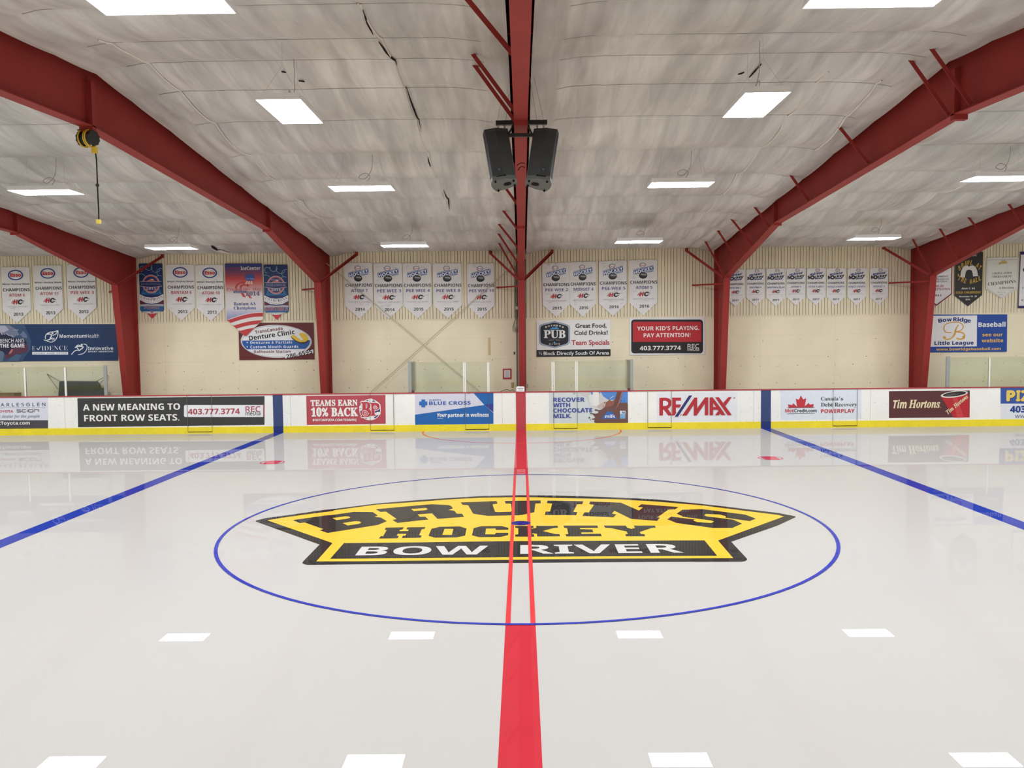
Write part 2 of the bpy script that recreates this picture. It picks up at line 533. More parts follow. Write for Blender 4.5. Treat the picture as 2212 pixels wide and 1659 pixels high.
WORD = [
    T(('L5', [(855, 310), (1480, 222)]), ('L1', [(560, 435), (960, 378), (1340, 382), (1440, 450), (1370, 478), (1500, 490), (1620, 565), (1440, 638), (440, 798), (275, 742), (355, 722)]), ('L5', [(1090, 358), (990, 372)])),
    T(('L1', [(1395, 325), (2212, 250)]), ('L2', [(490, 225), (830, 243), (880, 268), (905, 310), (820, 340), (935, 355), (985, 415), (1090, 415), (1128, 478), (600, 518), (490, 408), (200, 428), (250, 475), (355, 472), (420, 530), (0, 575)]),
      ('L1', [(1830, 598), (1730, 540), (1815, 520), (1600, 372), (1490, 378)])),
    T(('L2', [(1060, 190), (1775, 162), (1795, 215), (1695, 228), (1745, 375), (1800, 382), (2060, 375), (2078, 350), (2065, 225), (2050, 213), (1955, 213), (1940, 160)]),
      ('L3', [(625, 150), (628, 208), (520, 212), (500, 385), (270, 435)]), ('L2', [(2212, 445), (1600, 458), (1310, 415), (1210, 245), (1100, 238)])),
    T(('L3', [(760, 152), (1475, 165), (1455, 222), (1350, 228), (1275, 375), (1355, 385), (1330, 445), (710, 440), (725, 372), (815, 372), (855, 212), (750, 205)])),
    T(('L3', [(1610, 170)]), ('L4', [(130, 130), (370, 235), (425, 192), (355, 187), (400, 150), (895, 187), (850, 218), (760, 222), (615, 325), (650, 330), (610, 372), (265, 345), (45, 237)]),
      ('L3', [(2045, 412), (2135, 430), (2070, 488), (1455, 458), (1500, 388), (1585, 388), (1690, 235), (1590, 225)])),
    T(('L4', [(870, 275), (945, 225), (1210, 215), (1780, 288), (1922, 342), (1840, 375), (1520, 330), (1525, 310), (1440, 287), (1260, 280), (1235, 297), (1270, 312), (1620, 355), (1740, 408), (1610, 465), (1345, 465), (870, 400), (745, 350),
              (800, 315), (1110, 352), (1090, 368), (1150, 388), (1330, 400), (1365, 380), (1320, 365), (960, 318)])),
    T(('L1', [(1600, 690), (1958, 685), (1930, 730), (1880, 735), (1868, 762), (2040, 760), (2055, 728), (2010, 728), (2030, 685)]), ('L2', [(360, 680), (340, 718), (285, 725), (235, 840), (285, 850), (265, 893)]),
      ('L1', [(1915, 900), (1940, 855), (1990, 850), (2008, 815), (1835, 815), (1815, 850), (1855, 858), (1835, 905), (1460, 910), (1495, 862), (1545, 862), (1615, 740), (1575, 735)])),
    T(('L2', [(480, 715), (640, 675), (1045, 668), (1178, 708), (1150, 850), (975, 888), (545, 893), (420, 855)])),
    T(('L2', [(1320, 700), (1465, 665), (1875, 660), (2010, 695), (2010, 735), (1760, 738), (1758, 708), (1565, 710), (1550, 825), (1745, 828), (1760, 795), (2008, 795), (2008, 840), (1855, 878), (1430, 882), (1285, 845)])),
    T(('L3', [(120, 658), (480, 655), (485, 695), (440, 700), (440, 715), (540, 695), (535, 655), (965, 655), (972, 692), (880, 700), (670, 760), (910, 818), (1000, 822), (1012, 865), (555, 868), (552, 815), (470, 805), (447, 822), (495, 828), (500, 872), (120, 872), (120, 830), (180, 825), (180, 700), (120, 695)])),
    T(('L3', [(1080, 652), (1755, 650), (1770, 695), (1405, 700), (1410, 722), (1655, 728), (1675, 785), (1430, 788), (1440, 818), (1820, 812), (1842, 865), (1135, 868), (1122, 825), (1175, 820), (1150, 700), (1095, 695)])),
    T(('L3', [(1885, 650)]), ('L4', [(195, 435), (215, 462), (270, 478), (318, 465), (300, 435), (580, 435), (595, 460), (540, 465), (380, 520), (395, 545), (440, 548), (455, 577), (200, 577), (188, 548), (225, 545), (205, 512), (0, 468)]), ('L3', [(1910, 693)])),
]
for q in WORD: lg.poly('logo_lettering', q, BK, 4)
for q in (T(('L1', [(535, 503), (780, 468), (865, 470), (893, 492), (825, 515), (620, 543)])), T(('L1', [(740, 603), (975, 565), (1070, 567), (1110, 598), (1060, 618), (840, 650)])),
          T(('L2', [(75, 322), (370, 300), (405, 325), (360, 345), (125, 362)])), T(('L2', [(740, 718), (915, 718), (885, 838), (695, 838)]))):
    lg.poly('logo_lettering', q, YL, 5)
# the lower word pair lies square to the rink
def ib(fr, xa, xb, yt, yb):
    a = onZ(*px(fr, xa, (yt + yb) / 2), 0); b = onZ(*px(fr, xb, (yt + yb) / 2), 0)
    t = onZ(*px(fr, (xa + xb) / 2, yt), 0); d = onZ(*px(fr, (xa + xb) / 2, yb), 0)
    return float(a[0]), float(t[1]), float(b[0]), float(d[1])
lg.text('logo_lettering', 'BOW', *ib('G', 868, 1890, 628, 697), (208, 205, 198), 5, off=0.004)
lg.text('logo_lettering', 'RIVER', *ib('H', 15, 1255, 594, 662), (208, 205, 198), 5, off=0.004)
for s in (-1, 1):
    lg.rect('center_line_stripe' + (' ' if s > 0 else ''), s * 0.1524, -4.53, s * 0.1024, 4.53, (222, 66, 68), 6)
lg.oval('center_spot', 0, 0.01, 0.152, 0.152, NB, 7)
lg.finish(floor)
for c in floor.children:
    c.name = c.name.strip().rstrip()
for c in list(floor.children):
    n = c.name.split('.')[0].strip(); c.name = n; c.data.name = n

# ---- back wall: flat lower part, ribbed siding above
m = MB(); m.box((-32, WALL, -0.06), (32, WALL + 0.15, 3.50), CREAM)
m.box((-32, WALL + 0.06, 3.50), (32, WALL + 0.15, 6.2), SIDING)
wall = m.build('wall_back'); tag(wall, kind='structure')
SZ0 = 3.475; SZ1 = 5.80; SY = WALL - 0.004
m = MB(); x = -20.0; k = 0
prof = []
while x < 20:
    wd_ = 0.0975 if k % 6 else 0.125
    g = 0.014
    m.box((x + g / 2, SY, SZ0), (x + wd_ - g / 2, WALL + 0.02, SZ1), SIDING)
    x += wd_; k += 1
sid = part(m, 'ribbed_siding', wall)
m = MB(); m.box((-20, WALL + 0.012, SZ0), (20, WALL + 0.018, SZ1), GROOVE); part(m, 'groove_backing', wall)
m = MB(); m.box((-20, SY - 0.004, SZ0 - 0.03), (20, WALL, SZ0), SIDING); part(m, 'siding_trim', wall)
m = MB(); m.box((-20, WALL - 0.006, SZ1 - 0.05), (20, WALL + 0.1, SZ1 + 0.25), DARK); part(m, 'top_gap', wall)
SCREW = mat('screw_head', (92, 80, 62), 0.6, 0.1, 9.0)
m = MB()
for zz, dx, ph in ((2.70, 1.22, 0.3), (2.14, 1.22, 0.0), (1.86, 0.61, 0.2), (1.27, 0.61, 0.15), (0.8, 0.61, 0.2)):
    xx = -18 + ph
    while xx < 18:
        if RS.rand() < 0.9:
            r = 0.010 + 0.006 * RS.rand(); cx_, cz_ = xx + RS.normal() * 0.01, zz + RS.normal() * 0.01
            m.add([(cx_ + r * math.cos(a), WALL - 0.002, cz_ + r * math.sin(a)) for a in np.linspace(0, 2 * math.pi, 7)[:-1]], [tuple(range(6))], SCREW)
        xx += dx
o = part(m, 'screw_heads', wall, fix=False); o['kind'] = 'stuff'
SCUFF = mat('wall_scuff', (186, 168, 136), 0.7, 0.2, 9.0)
m = MB()
for i in range(300):
    xx = RS.uniform(-15.5, 15.5); zz = 1.1 + abs(RS.normal()) * 0.55
    if zz > 2.6: continue
    a = RS.uniform(-0.5, 0.5); l = RS.uniform(0.006, 0.03); h = RS.uniform(0.003, 0.007)
    c, s = math.cos(a), math.sin(a)
    m.add([(xx + u * c * l - v * s * h, WALL - 0.0015, zz + u * s * l + v * c * h) for u, v in ((-1, -.6), (0, -1), (1, 0), (0, 1))], [(0, 1, 2, 3)], SCUFF)
o = part(m, 'puck_scuffs', wall, fix=False); o['kind'] = 'stuff'
SEAM = mat('wall_seam', (216, 204, 176), 0.7, 0.1, 5.0)
m = MB()
for za in (2.17, 2.86):
    m.box((-18, WALL - 0.002, za - 0.0025), (18, WALL, za + 0.0025), SEAM)
for k in range(-7, 8):
    m.box((k * 2.44 + 0.5, WALL - 0.002, 0), (k * 2.44 + 0.504, WALL, 3.45), SEAM)
part(m, 'panel_joints', wall)
# other walls, unseen in the photograph but they close the hall
m = MB(); m.box((-32, -15.6, -0.06), (32, -15.45, 6.2), CREAM); tag(m.build('wall_front'), kind='structure')
for nm, xa in (('wall_left', -32.15), ('wall_right', 32.0)):
    m = MB(); m.box((xa, -15.6, -0.06), (xa + 0.15, 14.62, 7.4), CREAM); tag(m.build(nm), kind='structure')

# ---- ceiling of sagging vinyl-faced insulation
def vnoise(x, y, fx, fy, seed):
    r = np.random.RandomState(seed); g = r.rand(256, 256)
    u = x * fx + 100; v = y * fy + 100
    i = np.floor(u).astype(int); j = np.floor(v).astype(int); a = u - i; b = v - j
    a = a * a * (3 - 2 * a); b = b * b * (3 - 2 * b)
    G = lambda p, q: g[p % 256, q % 256]
    return (G(i, j) * (1 - a) + G(i + 1, j) * a) * (1 - b) + (G(i, j + 1) * (1 - a) + G(i + 1, j + 1) * a) * b - 0.5


GAP = 0.16
xs = list(np.arange(-32, -19, 0.65)) + list(np.arange(-19, 19.01, 0.055)) + list(np.arange(19.3, 32.01, 0.65))
for fx in FRX:
    xs = [x for x in xs if abs(x - fx) > GAP + 0.02] + [fx - GAP, fx + GAP]
xs = np.array(sorted(xs))
ys = []
allp = [-15.45] + PURL + [14.44]
for a, b in zip(allp[:-1], allp[1:]):
    n = max(3, int((b - a) / 0.115)); ys += list(np.linspace(a, b, n, endpoint=False))
ys = np.array(ys + [14.44])
XX, YY = np.meshgrid(xs, ys)
ZZ = 6.96 - 0.083 * np.abs(YY - RIDGE)
dfr = np.min([np.abs(XX - f) for f in FRX], axis=0)
dip = np.exp(-(np.maximum(dfr - GAP, 0) / 0.42) ** 1.6)
ZZ -= 0.15 * dip
pa = np.array(allp); idx = np.clip(np.searchsorted(pa, YY, 'right') - 1, 0, len(pa) - 2)
t = (YY - pa[idx]) / (pa[idx + 1] - pa[idx]); wdt = pa[idx + 1] - pa[idx]
sag = 4 * t * (1 - t)
ZZ -= (0.040 * wdt ** 2) * np.clip((dfr - GAP) / 1.0, 0.15, 1) * np.clip(sag, 0, 1) ** 0.8 * (1 + 0.5 * vnoise(XX, YY, 0.35, 0.5, 3))
mx = XX + 0.35 * vnoise(XX, YY, 0.3, 0.45, 5) + 0.10 * (YY - RIDGE) * np.sign(XX) * 0.4
env = (0.50 + 1.2 * np.exp(-dfr / 1.3)) * np.clip((dfr - GAP) / 0.5, 0.15, 1) * (0.35 + 0.65 * np.clip(sag, 0, 1))
rdg = lambda fx, fy, sd: 0.25 - np.abs(vnoise(mx, YY, fx, fy, sd)) * 2
ZZ += env * (0.045 * vnoise(mx, YY, 1.3, 0.30, 7) + 0.032 * rdg(2.6, 0.40, 8) + 0.018 * rdg(5.5, 0.7, 9))
ZZ += 0.050 * np.exp(-((dfr - 0.75) / 0.45) ** 2) * (rdg(5.2, 0.33, 21) + 0.6 * rdg(9.0, 0.5, 22)) * (0.10 + 0.90 * np.clip(sag, 0, 1))
ZZ += 0.020 * vnoise(XX, YY, 0.5, 0.7, 12)
ZZ = np.minimum(ZZ, 6.965 - 0.083 * np.abs(YY - RIDGE))
ny, nx = XX.shape
V = np.stack([XX, YY, ZZ], -1).reshape(-1, 3)
jj, ii = np.meshgrid(np.arange(ny - 1), np.arange(nx - 1), indexing='ij')
xm = (xs[:-1] + xs[1:]) / 2
keep = np.ones(nx - 1, bool)
for f in FRX: keep &= np.abs(xm - f) > GAP - 0.01
ii, jj = ii[:, keep], jj[:, keep]
a = (jj * nx + ii).ravel()
Fq = np.stack([a, a + nx, a + nx + 1, a + 1], -1)
me = bpy.data.meshes.new('ceiling')
me.vertices.add(len(V)); me.vertices.foreach_set('co', V.ravel().astype(np.float32))
me.loops.add(Fq.size); me.loops.foreach_set('vertex_index', Fq.ravel().astype(np.int32))
me.polygons.add(len(Fq)); me.polygons.foreach_set('loop_start', np.arange(0, Fq.size, 4).astype(np.int32))
try:
    me.polygons.foreach_set('loop_total', np.full(len(Fq), 4, np.int32))
except Exception:
    pass
me.polygons.foreach_set('use_smooth', np.ones(len(Fq), bool))
me.update(); me.validate()
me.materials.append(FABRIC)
ceil = bpy.data.objects.new('ceiling', me); COL.objects.link(ceil); tag(ceil, kind='structure')


def cz(x, y):
    i = int(np.argmin(np.abs(xs - x))); j = int(np.argmin(np.abs(ys - y))); return float(ZZ[j, i])


m = MB()
for s, ya, yb in ((-1, -15.6, RIDGE), (1, RIDGE, 14.65)):
    za, zb = roof(ya) + 0.42, roof(yb) + 0.42
    m.add([(-32.2, ya, za), (32.2, ya, za), (32.2, yb, zb), (-32.2, yb, zb)], [(0, 1, 2, 3)], DARK)
part(m, 'roof_deck', ceil, fix=False)
SEAMD = mat('ceiling_seam', (120, 112, 106), 0.6, 0.15, 3.0)
for p in PURL:
    if abs(p) > 13.6: continue
    m = MB(); m.box((-19, p - 0.03, roof(p) + 0.03), (19, p + 0.03, roof(p) + 0.23), RED)
    part(m, 'purlin', ceil)
m = MB()
for p in PURL:
    for a, b in zip(range(0, nx - 1), range(1, nx)):
        if not keep[a] or abs(xs[a]) > 16 or dfr[0, a] < 0.55: continue
        j = int(np.argmin(np.abs(ys - p)))
        z0, z1 = ZZ[j, a] - 0.003, ZZ[j, b] - 0.003
        m.add([(xs[a], p - 0.008, z0), (xs[b], p - 0.008, z1), (xs[b], p + 0.008, z1), (xs[a], p + 0.008, z0)], [(0, 1, 2, 3)], SEAMD)
part(m, 'seam_strip', ceil, fix=False)
# long laps of facing running down the slope
LAP = mat('vinyl_lap', (226, 221, 212), 0.4, 0.06, 4.0)
TEAR = mat('torn_facing', (40, 36, 36), 0.9, 0.1, 5.0, 0.1)


def at_ceil(pxx, pyy):
    d = ray(pxx, pyy)
    for k in range(3500):
        q = CAM + d * (0.5 + k * 0.01)
        if q[2] > 6.93 - 0.083 * abs(q[1] - RIDGE): return q
    return q


def strip(name, pts, w0, mt, drop, wob=0.02):
    q = [at_ceil(*p) for p in (pts if 'tear' in name or 'loose' in name else (pts[0], pts[-1]))]; P = []
    for a, b in zip(q[:-1], q[1:]):
        n = max(2, int(np.linalg.norm(b - a) / 0.12))
        P += [a + (b - a) * k / n for k in range(n)]
    P.append(q[-1]); mm = MB(); v = []
    for k, c in enumerate(P):
        x = c[0]
        ww = w0 * (0.85 + 0.3 * RS.rand()) if name != 'facing_tear' else w0 * math.sin(math.pi * min(1, max(0.04, k / max(1, len(P) - 1))))
        v += [(x - ww, c[1], cz(x - ww, c[1]) - drop), (x, c[1], cz(x, c[1]) - drop - 0.02), (x + ww, c[1], cz(x + ww, c[1]) - drop)]
    f = []
    for k in range(len(P) - 1):
        f += [(3 * k, 3 * k + 1, 3 * k + 4, 3 * k + 3), (3 * k + 1, 3 * k + 2, 3 * k + 5, 3 * k + 4)]
    mm.add(v, f, mt); part(mm, name, ceil, fix=False)


strip('lap_seam', [(770, 0), (800, 60), (855, 140), (888, 240), (916, 330), (945, 390), (966, 440)], 0.014, LAP, 0.004)
strip('lap_seam', [(212, 80), (330, 140), (465, 255), (560, 350), (640, 425), (716, 490)], 0.011, LAP, 0.004)
strip('lap_seam', [(1500, 482), (1590, 360), (1650, 300), (1700, 240), (1790, 150)], 0.014, LAP, 0.004)
strip('lap_seam', [(104, 452), (190, 487), (272, 520)], 0.011, LAP, 0.004)
strip('lap_seam', [(1960, 448), (2040, 412), (2100, 380)], 0.018, LAP, 0.004)
strip('lap_seam', [(1905, 165), (1850, 235), (1760, 320)], 0.014, LAP, 0.004)
strip('facing_tear', [(784, 20), (795, 45), (806, 66)], 0.016, TEAR, 0.012)
strip('facing_tear', [(818, 90), (836, 112), (858, 140)], 0.02, TEAR, 0.012)
strip('facing_tear', [(876, 185), (895, 230), (910, 275)], 0.016, TEAR, 0.012)
strip('facing_tear', [(924, 335), (930, 350)], 0.02, TEAR, 0.012)
strip('facing_tear', [(958, 400), (968, 425), (971, 445)], 0.02, TEAR, 0.012)
strip('facing_tear', [(608, 150), (618, 152)], 0.02, TEAR, 0.012)
strip('facing_tear', [(645, 168), (658, 171)], 0.03, TEAR, 0.012)
strip('facing_tear', [(1594, 154), (1608, 152)], 0.03, TEAR, 0.012)
strip('facing_tear', [(1618, 164), (1645, 135)], 0.014, TEAR, 0.012)
strip('facing_tear', [(456, 530), (470, 537)], 0.07, TEAR, 0.012)
strip('loose_facing', [(471, 535), (482, 538), (495, 541.5)], 0.11, LAP, 0.03)

# ------------------------------------------------------------------ steel frames
def inner(y):
    return [(13.78, -0.05), (13.12, 4.66), (8.07, 5.65), (RIDGE, 6.06)]


def sweep(m, path, x, hw, th, mt):
    """flange plate following a (y,z) path, centred on x"""
    n = len(path); v = []
    for i, (y, z) in enumerate(path):
        a = path[max(0, i - 1)]; b = path[min(n - 1, i + 1)]
        dy, dz = b[0] - a[0], b[1] - a[1]; l = math.hypot(dy, dz)
        ny, nz = -dz / l * th, dy / l * th
        v += [(x - hw, y, z), (x + hw, y, z), (x + hw, y + ny, z + nz), (x - hw, y + ny, z + nz)]
    f = [(0, 1, 2, 3), tuple(range(4 * n - 4, 4 * n))[::-1]]
    for i in range(n - 1):
        for k in range(4):
            f.append((4 * i + k, 4 * i + 4 + k, 4 * i + 4 + (k + 1) % 4, 4 * i + (k + 1) % 4))
    m.add(v, f, mt)


BRACE_Y = [-3.7, -0.95, -0.35, 2.45, 5.6, 8.45, 10.0, 11.5, 13.1]
FL = ['leftmost red steel roof frame, knee above the far left banners', 'red steel roof frame with the cord reel hanging from its ridge',
      'central red steel roof frame in line with the red centre line', 'red steel roof frame between the two red and white banners bays, right of centre',
      'rightmost red steel roof frame beside the black banner']
FL[3] = 'red steel roof frame at the left end of the small 2017 banners'
mir = lambda q: [(2 * RIDGE - y, z) for y, z in q]
for k, x in enumerate(FRX):
    root = empty('steel_frame', (x, 14.1, -0.06), FL[k], 'steel frame', 'red frames across the hall')
    colm = [(13.78, -0.06), (13.12, 4.66), (14.42, 5.70), (14.42, -0.06)]
    raft = [(13.12, 4.66), (8.07, 5.65), (RIDGE, 6.06), (RIDGE, 6.95), (14.42, 5.70)]
    for far in (True, False):
        g = (lambda q: q) if far else mir
        m = MB(); m.prism(g(colm), 'x', x - 0.006, x + 0.006, RED)
        sweep(m, g([(13.78, -0.06), (13.12, 4.66)]), x, 0.10, 0.016 if far else -0.016, RED)
        sweep(m, g([(14.42, -0.06), (14.42, 5.70)]), x, 0.10, 0.016 if far else -0.016, RED)
        m.bar((x, g([(13.12, 0)])[0][0], 4.68), (x, g([(13.34, 0)])[0][0], 5.74), 0.18, 0.014, RED, (1, 0, 0))
        part(m, 'column', root)
        m = MB(); m.prism(g(raft), 'x', x - 0.006, x + 0.006, RED)
        sweep(m, g([(13.12, 4.66), (8.07, 5.65), (RIDGE, 6.06)]), x, 0.10, 0.016 if far else -0.016, RED)
        sweep(m, g([(14.42, 5.70), (RIDGE, 6.95)]), x, 0.10, -0.016 if far else 0.016, RED)
        part(m, 'rafter', root)
        y = g([(8.07, 0)])[0][0]
        m = MB(); m.box((x - 0.10, y - 0.025, 5.58), (x + 0.10, y + 0.025, 6.2), RED); part(m, 'end_plate', root)
        # struts from knee to eave and to the wall girt
        for s in (-1, 1):
            m = MB(); yy = [g([(13.2, 0)])[0][0], g([(14.33, 0)])[0][0]]
            m.angle((x + s * 0.07, yy[0], 4.66), (x + s * 1.0, yy[1], 5.62), 0.075, RED)
            m.box((x + s * 1.0 - 0.045, min(yy[1], yy[1] + 0.04), 5.58), (x + s * 1.0 + 0.045, max(yy[1], yy[1] + 0.04), 5.74), RED)
            part(m, 'eave_strut', root)
        m = MB(); yy = [g([(13.25, 0)])[0][0], g([(14.40, 0)])[0][0]]
        m.angle((x - 0.05, yy[0], 4.47), (x - 0.80, yy[1], 4.50), 0.05, RED); part(m, 'girt_strut', root)
    m = MB(); m.box((x - 0.10, RIDGE - 0.05, 5.97), (x + 0.10, RIDGE + 0.05, 6.7), RED); part(m, 'end_plate', root)
    for y in BRACE_Y:
        zt = roof(y) - 0.02
        off = 0.66 if y not in (5.6, 8.45) else 0.5
        m = MB(); m.angle((x - 0.085, y, flange(y) + 0.03), (x - off - 0.05, y, zt + 0.02), 0.055, RED, (0, 1, 0)); part(m, 'fly_brace', root)

# ------------------------------------------------------------------ ceiling light panels
LENS = bpy.data.materials.new('lit_diffuser'); LENS.use_nodes = True
nt = LENS.node_tree; bs = nt.nodes['Principled BSDF']
tcn = nt.nodes.new('ShaderNodeTexCoord'); wv = nt.nodes.new('ShaderNodeTexNoise'); wv.inputs['Scale'].default_value = 60
nt.links.new(tcn.outputs['Object'], wv.inputs['Vector'])
mrn = nt.nodes.new('ShaderNodeMapRange'); mrn.inputs['To Min'].default_value = LAMP * 0.97; mrn.inputs['To Max'].default_value = LAMP * 1.03
nt.links.new(wv.outputs['Fac'], mrn.inputs['Value'])
bs.inputs['Base Color'].default_value = (0.9, 0.9, 0.9, 1); bs.inputs['Emission Color'].default_value = (*LAMP_COL, 1)
nt.links.new(mrn.outputs['Result'], bs.inputs['Emission Strength'])
WIRE = mat('steel_wire', (190, 186, 180), 0.5, 0.1, 9.0)
CABLE = mat('grey_cable', (170, 164, 156), 0.6, 0.1, 9.0)


def make_lamp():
    r = empty('ceiling_light', (0, 0, 0), 'flat white light panel', 'light')
    m = MB(); a, b, h = 0.625, 0.30, 0.085
    # tray with sloped sides
    m.add([(-a, -b, 0), (a, -b, 0), (a, b, 0), (-a, b, 0), (-a + .02, -b + .02, h), (a - .02, -b + .02, h), (a - .02, b - .02, h), (-a + .02, b - .02, h)],
          [(0, 1, 5, 4), (1, 2, 6, 5), (2, 3, 7, 6), (3, 0, 4, 7), (4, 5, 6, 7)], WHITEM)
    for x0, x1, y0, y1 in ((-a, a, -b, -b + .012), (-a, a, b - .012, b), (-a, -a + .012, -b, b), (a - .012, a, -b, b)):
        m.box((x0, y0, -0.004), (x1, y1, 0.004), WHITEM)
    m.box((-0.18, -0.07, h), (0.18, 0.07, h + 0.035), WHITEM)
    m.build('housing', r)
    m = MB(); m.add([(-a + .012, -b + .012, 0.001), (a - .012, -b + .012, 0.001), (a - .012, b - .012, 0.001), (-a + .012, b - .012, 0.001)], [(0, 3, 2, 1)], LENS)
    m.build('diffuser', r, fix=False)
    for s in (-1, 1):
        m = MB()
        for t in (-1, 1):
            m.tube([(s * 0.5, t * 0.24, h), (s * 0.38, 0, h + 0.42), (s * 0.36, 0, h + 0.72)], 0.0016, WIRE, 5)
        m.build('hanger_wire', r)
    m = MB(); m.cord([(0.1, 0, h + .03), (0.16, 0.02, h + 0.16), (0.05, 0.03, h + 0.22), (-0.06, 0.0, h + 0.14), (0.06, -0.02, h + 0.10), (0.2, 0, h + 0.3), (0.22, 0, h + 0.7)], 0.005, CABLE, 6)
    m.build('power_cable', r)
    return r


def copy_tree(o, par=None):
    c = o.copy(); COL.objects.link(c); c.parent = par
    for ch in list(o.children): copy_tree(ch, c)
    return c


lamp0 = make_lamp(); lused = []


def lamp(x, y, z, label, rz=0.0, rx=0.0, vis=True):
    o = lamp0 if not lused else copy_tree(lamp0)
    lused.append(o)
    o.location = (x, y, z); o.rotation_euler = (rx, 0, rz)
    o['label'] = label; o['category'] = 'light'; o['group'] = 'ceiling light panels' if vis else 'ceiling light panels beyond the view'
    return o


lamp(-9.46, 9.9, 5.40, 'light panel in the row nearest the back wall, above the BANTAM 6 banner')
lamp(-3.10, 9.9, 5.39, 'light panel in the row nearest the back wall, just left of the central frame')
lamp(3.24, 9.97, 5.43, 'light panel in the row nearest the back wall, just right of the central frame')
lamp(9.60, 10.0, 5.44, 'light panel in the row nearest the back wall, above the small 2017 banners')
lamp(-9.47, 3.97, 5.90, 'light panel in the second row from the back, beside the hanging cord of the reel')
lamp(-3.12, 3.99, 5.90, 'light panel in the second row from the back, left of the loudspeakers')
lamp(3.235, 3.98, 5.89, 'light panel in the second row from the back, right of the loudspeakers')
lamp(9.54, 4.0, 5.93, 'light panel in the second row from the back, cut by the right picture edge')
Q = math.pi / 2
lamp(-3.09, -1.25, 6.02, 'light panel turned end on under the ridge, upper left of the loudspeakers', Q)
lamp(3.25, -1.25, 6.02, 'light panel turned end on under the ridge, upper right of the loudspeakers', -Q)
lamp(-3.25, -5.08, 6.0, 'big glaring light panel cut by the top picture edge on the left')
lamp(3.36, -4.98, 6.0, 'big glaring light panel cut by the top picture edge on the right')
for y, z in ((9.95, 5.42), (3.98, 5.90), (-1.25, 6.02), (-5.05, 6.0), (-10.6, 5.45)):
    for x in (-22.2, -15.85, -9.5, -3.15, 3.25, 9.57, 15.95, 22.3):
        if abs(x) < 12 and y > 3: continue
        if abs(x) < 5 and y > -6: continue
        lamp(x, y, z, 'white ceiling light panel outside the picture', Q if y == -1.25 else 0.0, 0.0, False)

# ------------------------------------------------------------------ dasher boards
boards = empty('dasher_boards', (0, BRD, -0.02), 'white rink boards with yellow kick strip, red cap and coloured line stripes', 'rink boards')


def ovalpath(off, n=16):
    R = 8.5; hx, hy = 29.6 - R, BRD - R; P = []
    for cx, cy, a in ((hx, hy, 90), (hx, -hy, 0), (-hx, -hy, -90), (-hx, hy, -180)):
        for k in range(n + 1):
            t = math.radians(a - 90 * k / n); P.append((cx + (R + off) * math.cos(t), cy + (R + off) * math.sin(t)))
    return P


def loop_wall(o0, o1, z0, z1, mt, m):
    A = ovalpath(o0); B_ = ovalpath(o1); n = len(A)
    v = [(x, y, z0) for x, y in A] + [(x, y, z1) for x, y in A] + [(x, y, z0) for x, y in B_] + [(x, y, z1) for x, y in B_]
    f = []
    for i in range(n):
        j = (i + 1) % n
        f += [(i, j, n + j, n + i), (2 * n + i, 3 * n + i, 3 * n + j, 2 * n + j), (n + i, n + j, 3 * n + j, 3 * n + i), (i, 2 * n + i, 2 * n + j, j)]
    m.add(v, f, mt)


m = MB(); loop_wall(0, 0.10, -0.05, 1.175, WHITE, m); part(m, 'board_facing', boards)
m = MB(); loop_wall(-0.014, 0.0, -0.03, 0.205, YEL, m); part(m, 'kick_strip', boards)
m = MB(); loop_wall(-0.016, 0.115, 1.175, 1.205, CAPR, m); part(m, 'cap_rail', boards)
for x, mt1, mt2 in ((-7.518, BBLUE, BBLUE2), (7.529, BBLUE, BBLUE2), (0.0, BRED, BRED)):
    m = MB()
    for s in (1, -1):
        y = s * BRD; y1 = s * (BRD - 0.003); y2 = s * (BRD - 0.0165)
        m = MB(); m.box((x - .1524, min(y, y1), 0.2), (x + .1524, max(y, y1), 1.176), mt1); part(m, 'line_stripe', boards)
        m = MB(); m.box((x - .1524, min(y1, y2), 0.0), (x + .1524, max(y1, y2), 0.206), mt2); part(m, 'kick_stripe', boards)
SEAMB = mat('board_joint', (170, 160, 146), 0.6, 0.1, 6.0)
BOLT = mat('board_bolt', (110, 98, 82), 0.5, 0.1, 9.0)
m = MB()
for pxx in (628, 1085, 850, 1500, 1628, 140, 1880):
    x = float(onY(pxx, 890, BRD)[0]); m.box((x - 0.003, BRD - 0.0015, 0.2), (x + 0.003, BRD, 1.17), SEAMB)
part(m, 'panel_joint', boards)
m = MB()
for x in np.arange(-16, 16, 0.203):
    for z, p in ((1.12, 0.75), (0.235, 0.6)):
        if RS.rand() < p:
            r = 0.007; m.add([(x + r * math.cos(a), BRD - 0.0015, z + r * math.sin(a)) for a in np.linspace(0, 2 * math.pi, 7)[:-1]], [tuple(range(6))], BOLT)
for x in np.arange(-16, 16, 0.31):
    if RS.rand() < .85:
        r = 0.009; m.add([(x + r * math.cos(a), BRD - 0.0155, 0.035 + r * math.sin(a)) for a in np.linspace(0, 2 * math.pi, 7)[:-1]], [tuple(range(6))], mat('kick_bolt', (150, 124, 40), .5, .1, 9))
o = part(m, 'bolts', boards, fix=False); o['kind'] = 'stuff'
SCF = mat('board_mark', (196, 182, 160), 0.6, 0.2, 9.0)
m = MB()
for i in range(260):
    xx = RS.uniform(-15, 15); zz = RS.uniform(0.22, 1.15); a = RS.uniform(-.7, .7); l = RS.uniform(.01, .05); h = RS.uniform(.002, .006)
    c, s = math.cos(a), math.sin(a)
    m.add([(xx + u * c * l - v * s * h, BRD - 0.001, zz + u * s * l + v * c * h) for u, v in ((-1, -.6), (0, -1), (1, 0), (0, 1))], [(0, 1, 2, 3)], SCF)
o = part(m, 'scuff_marks', boards, fix=False); o['kind'] = 'stuff'
GL = mat('gate_edge', (128, 112, 96), 0.6, 0.1, 6.0)
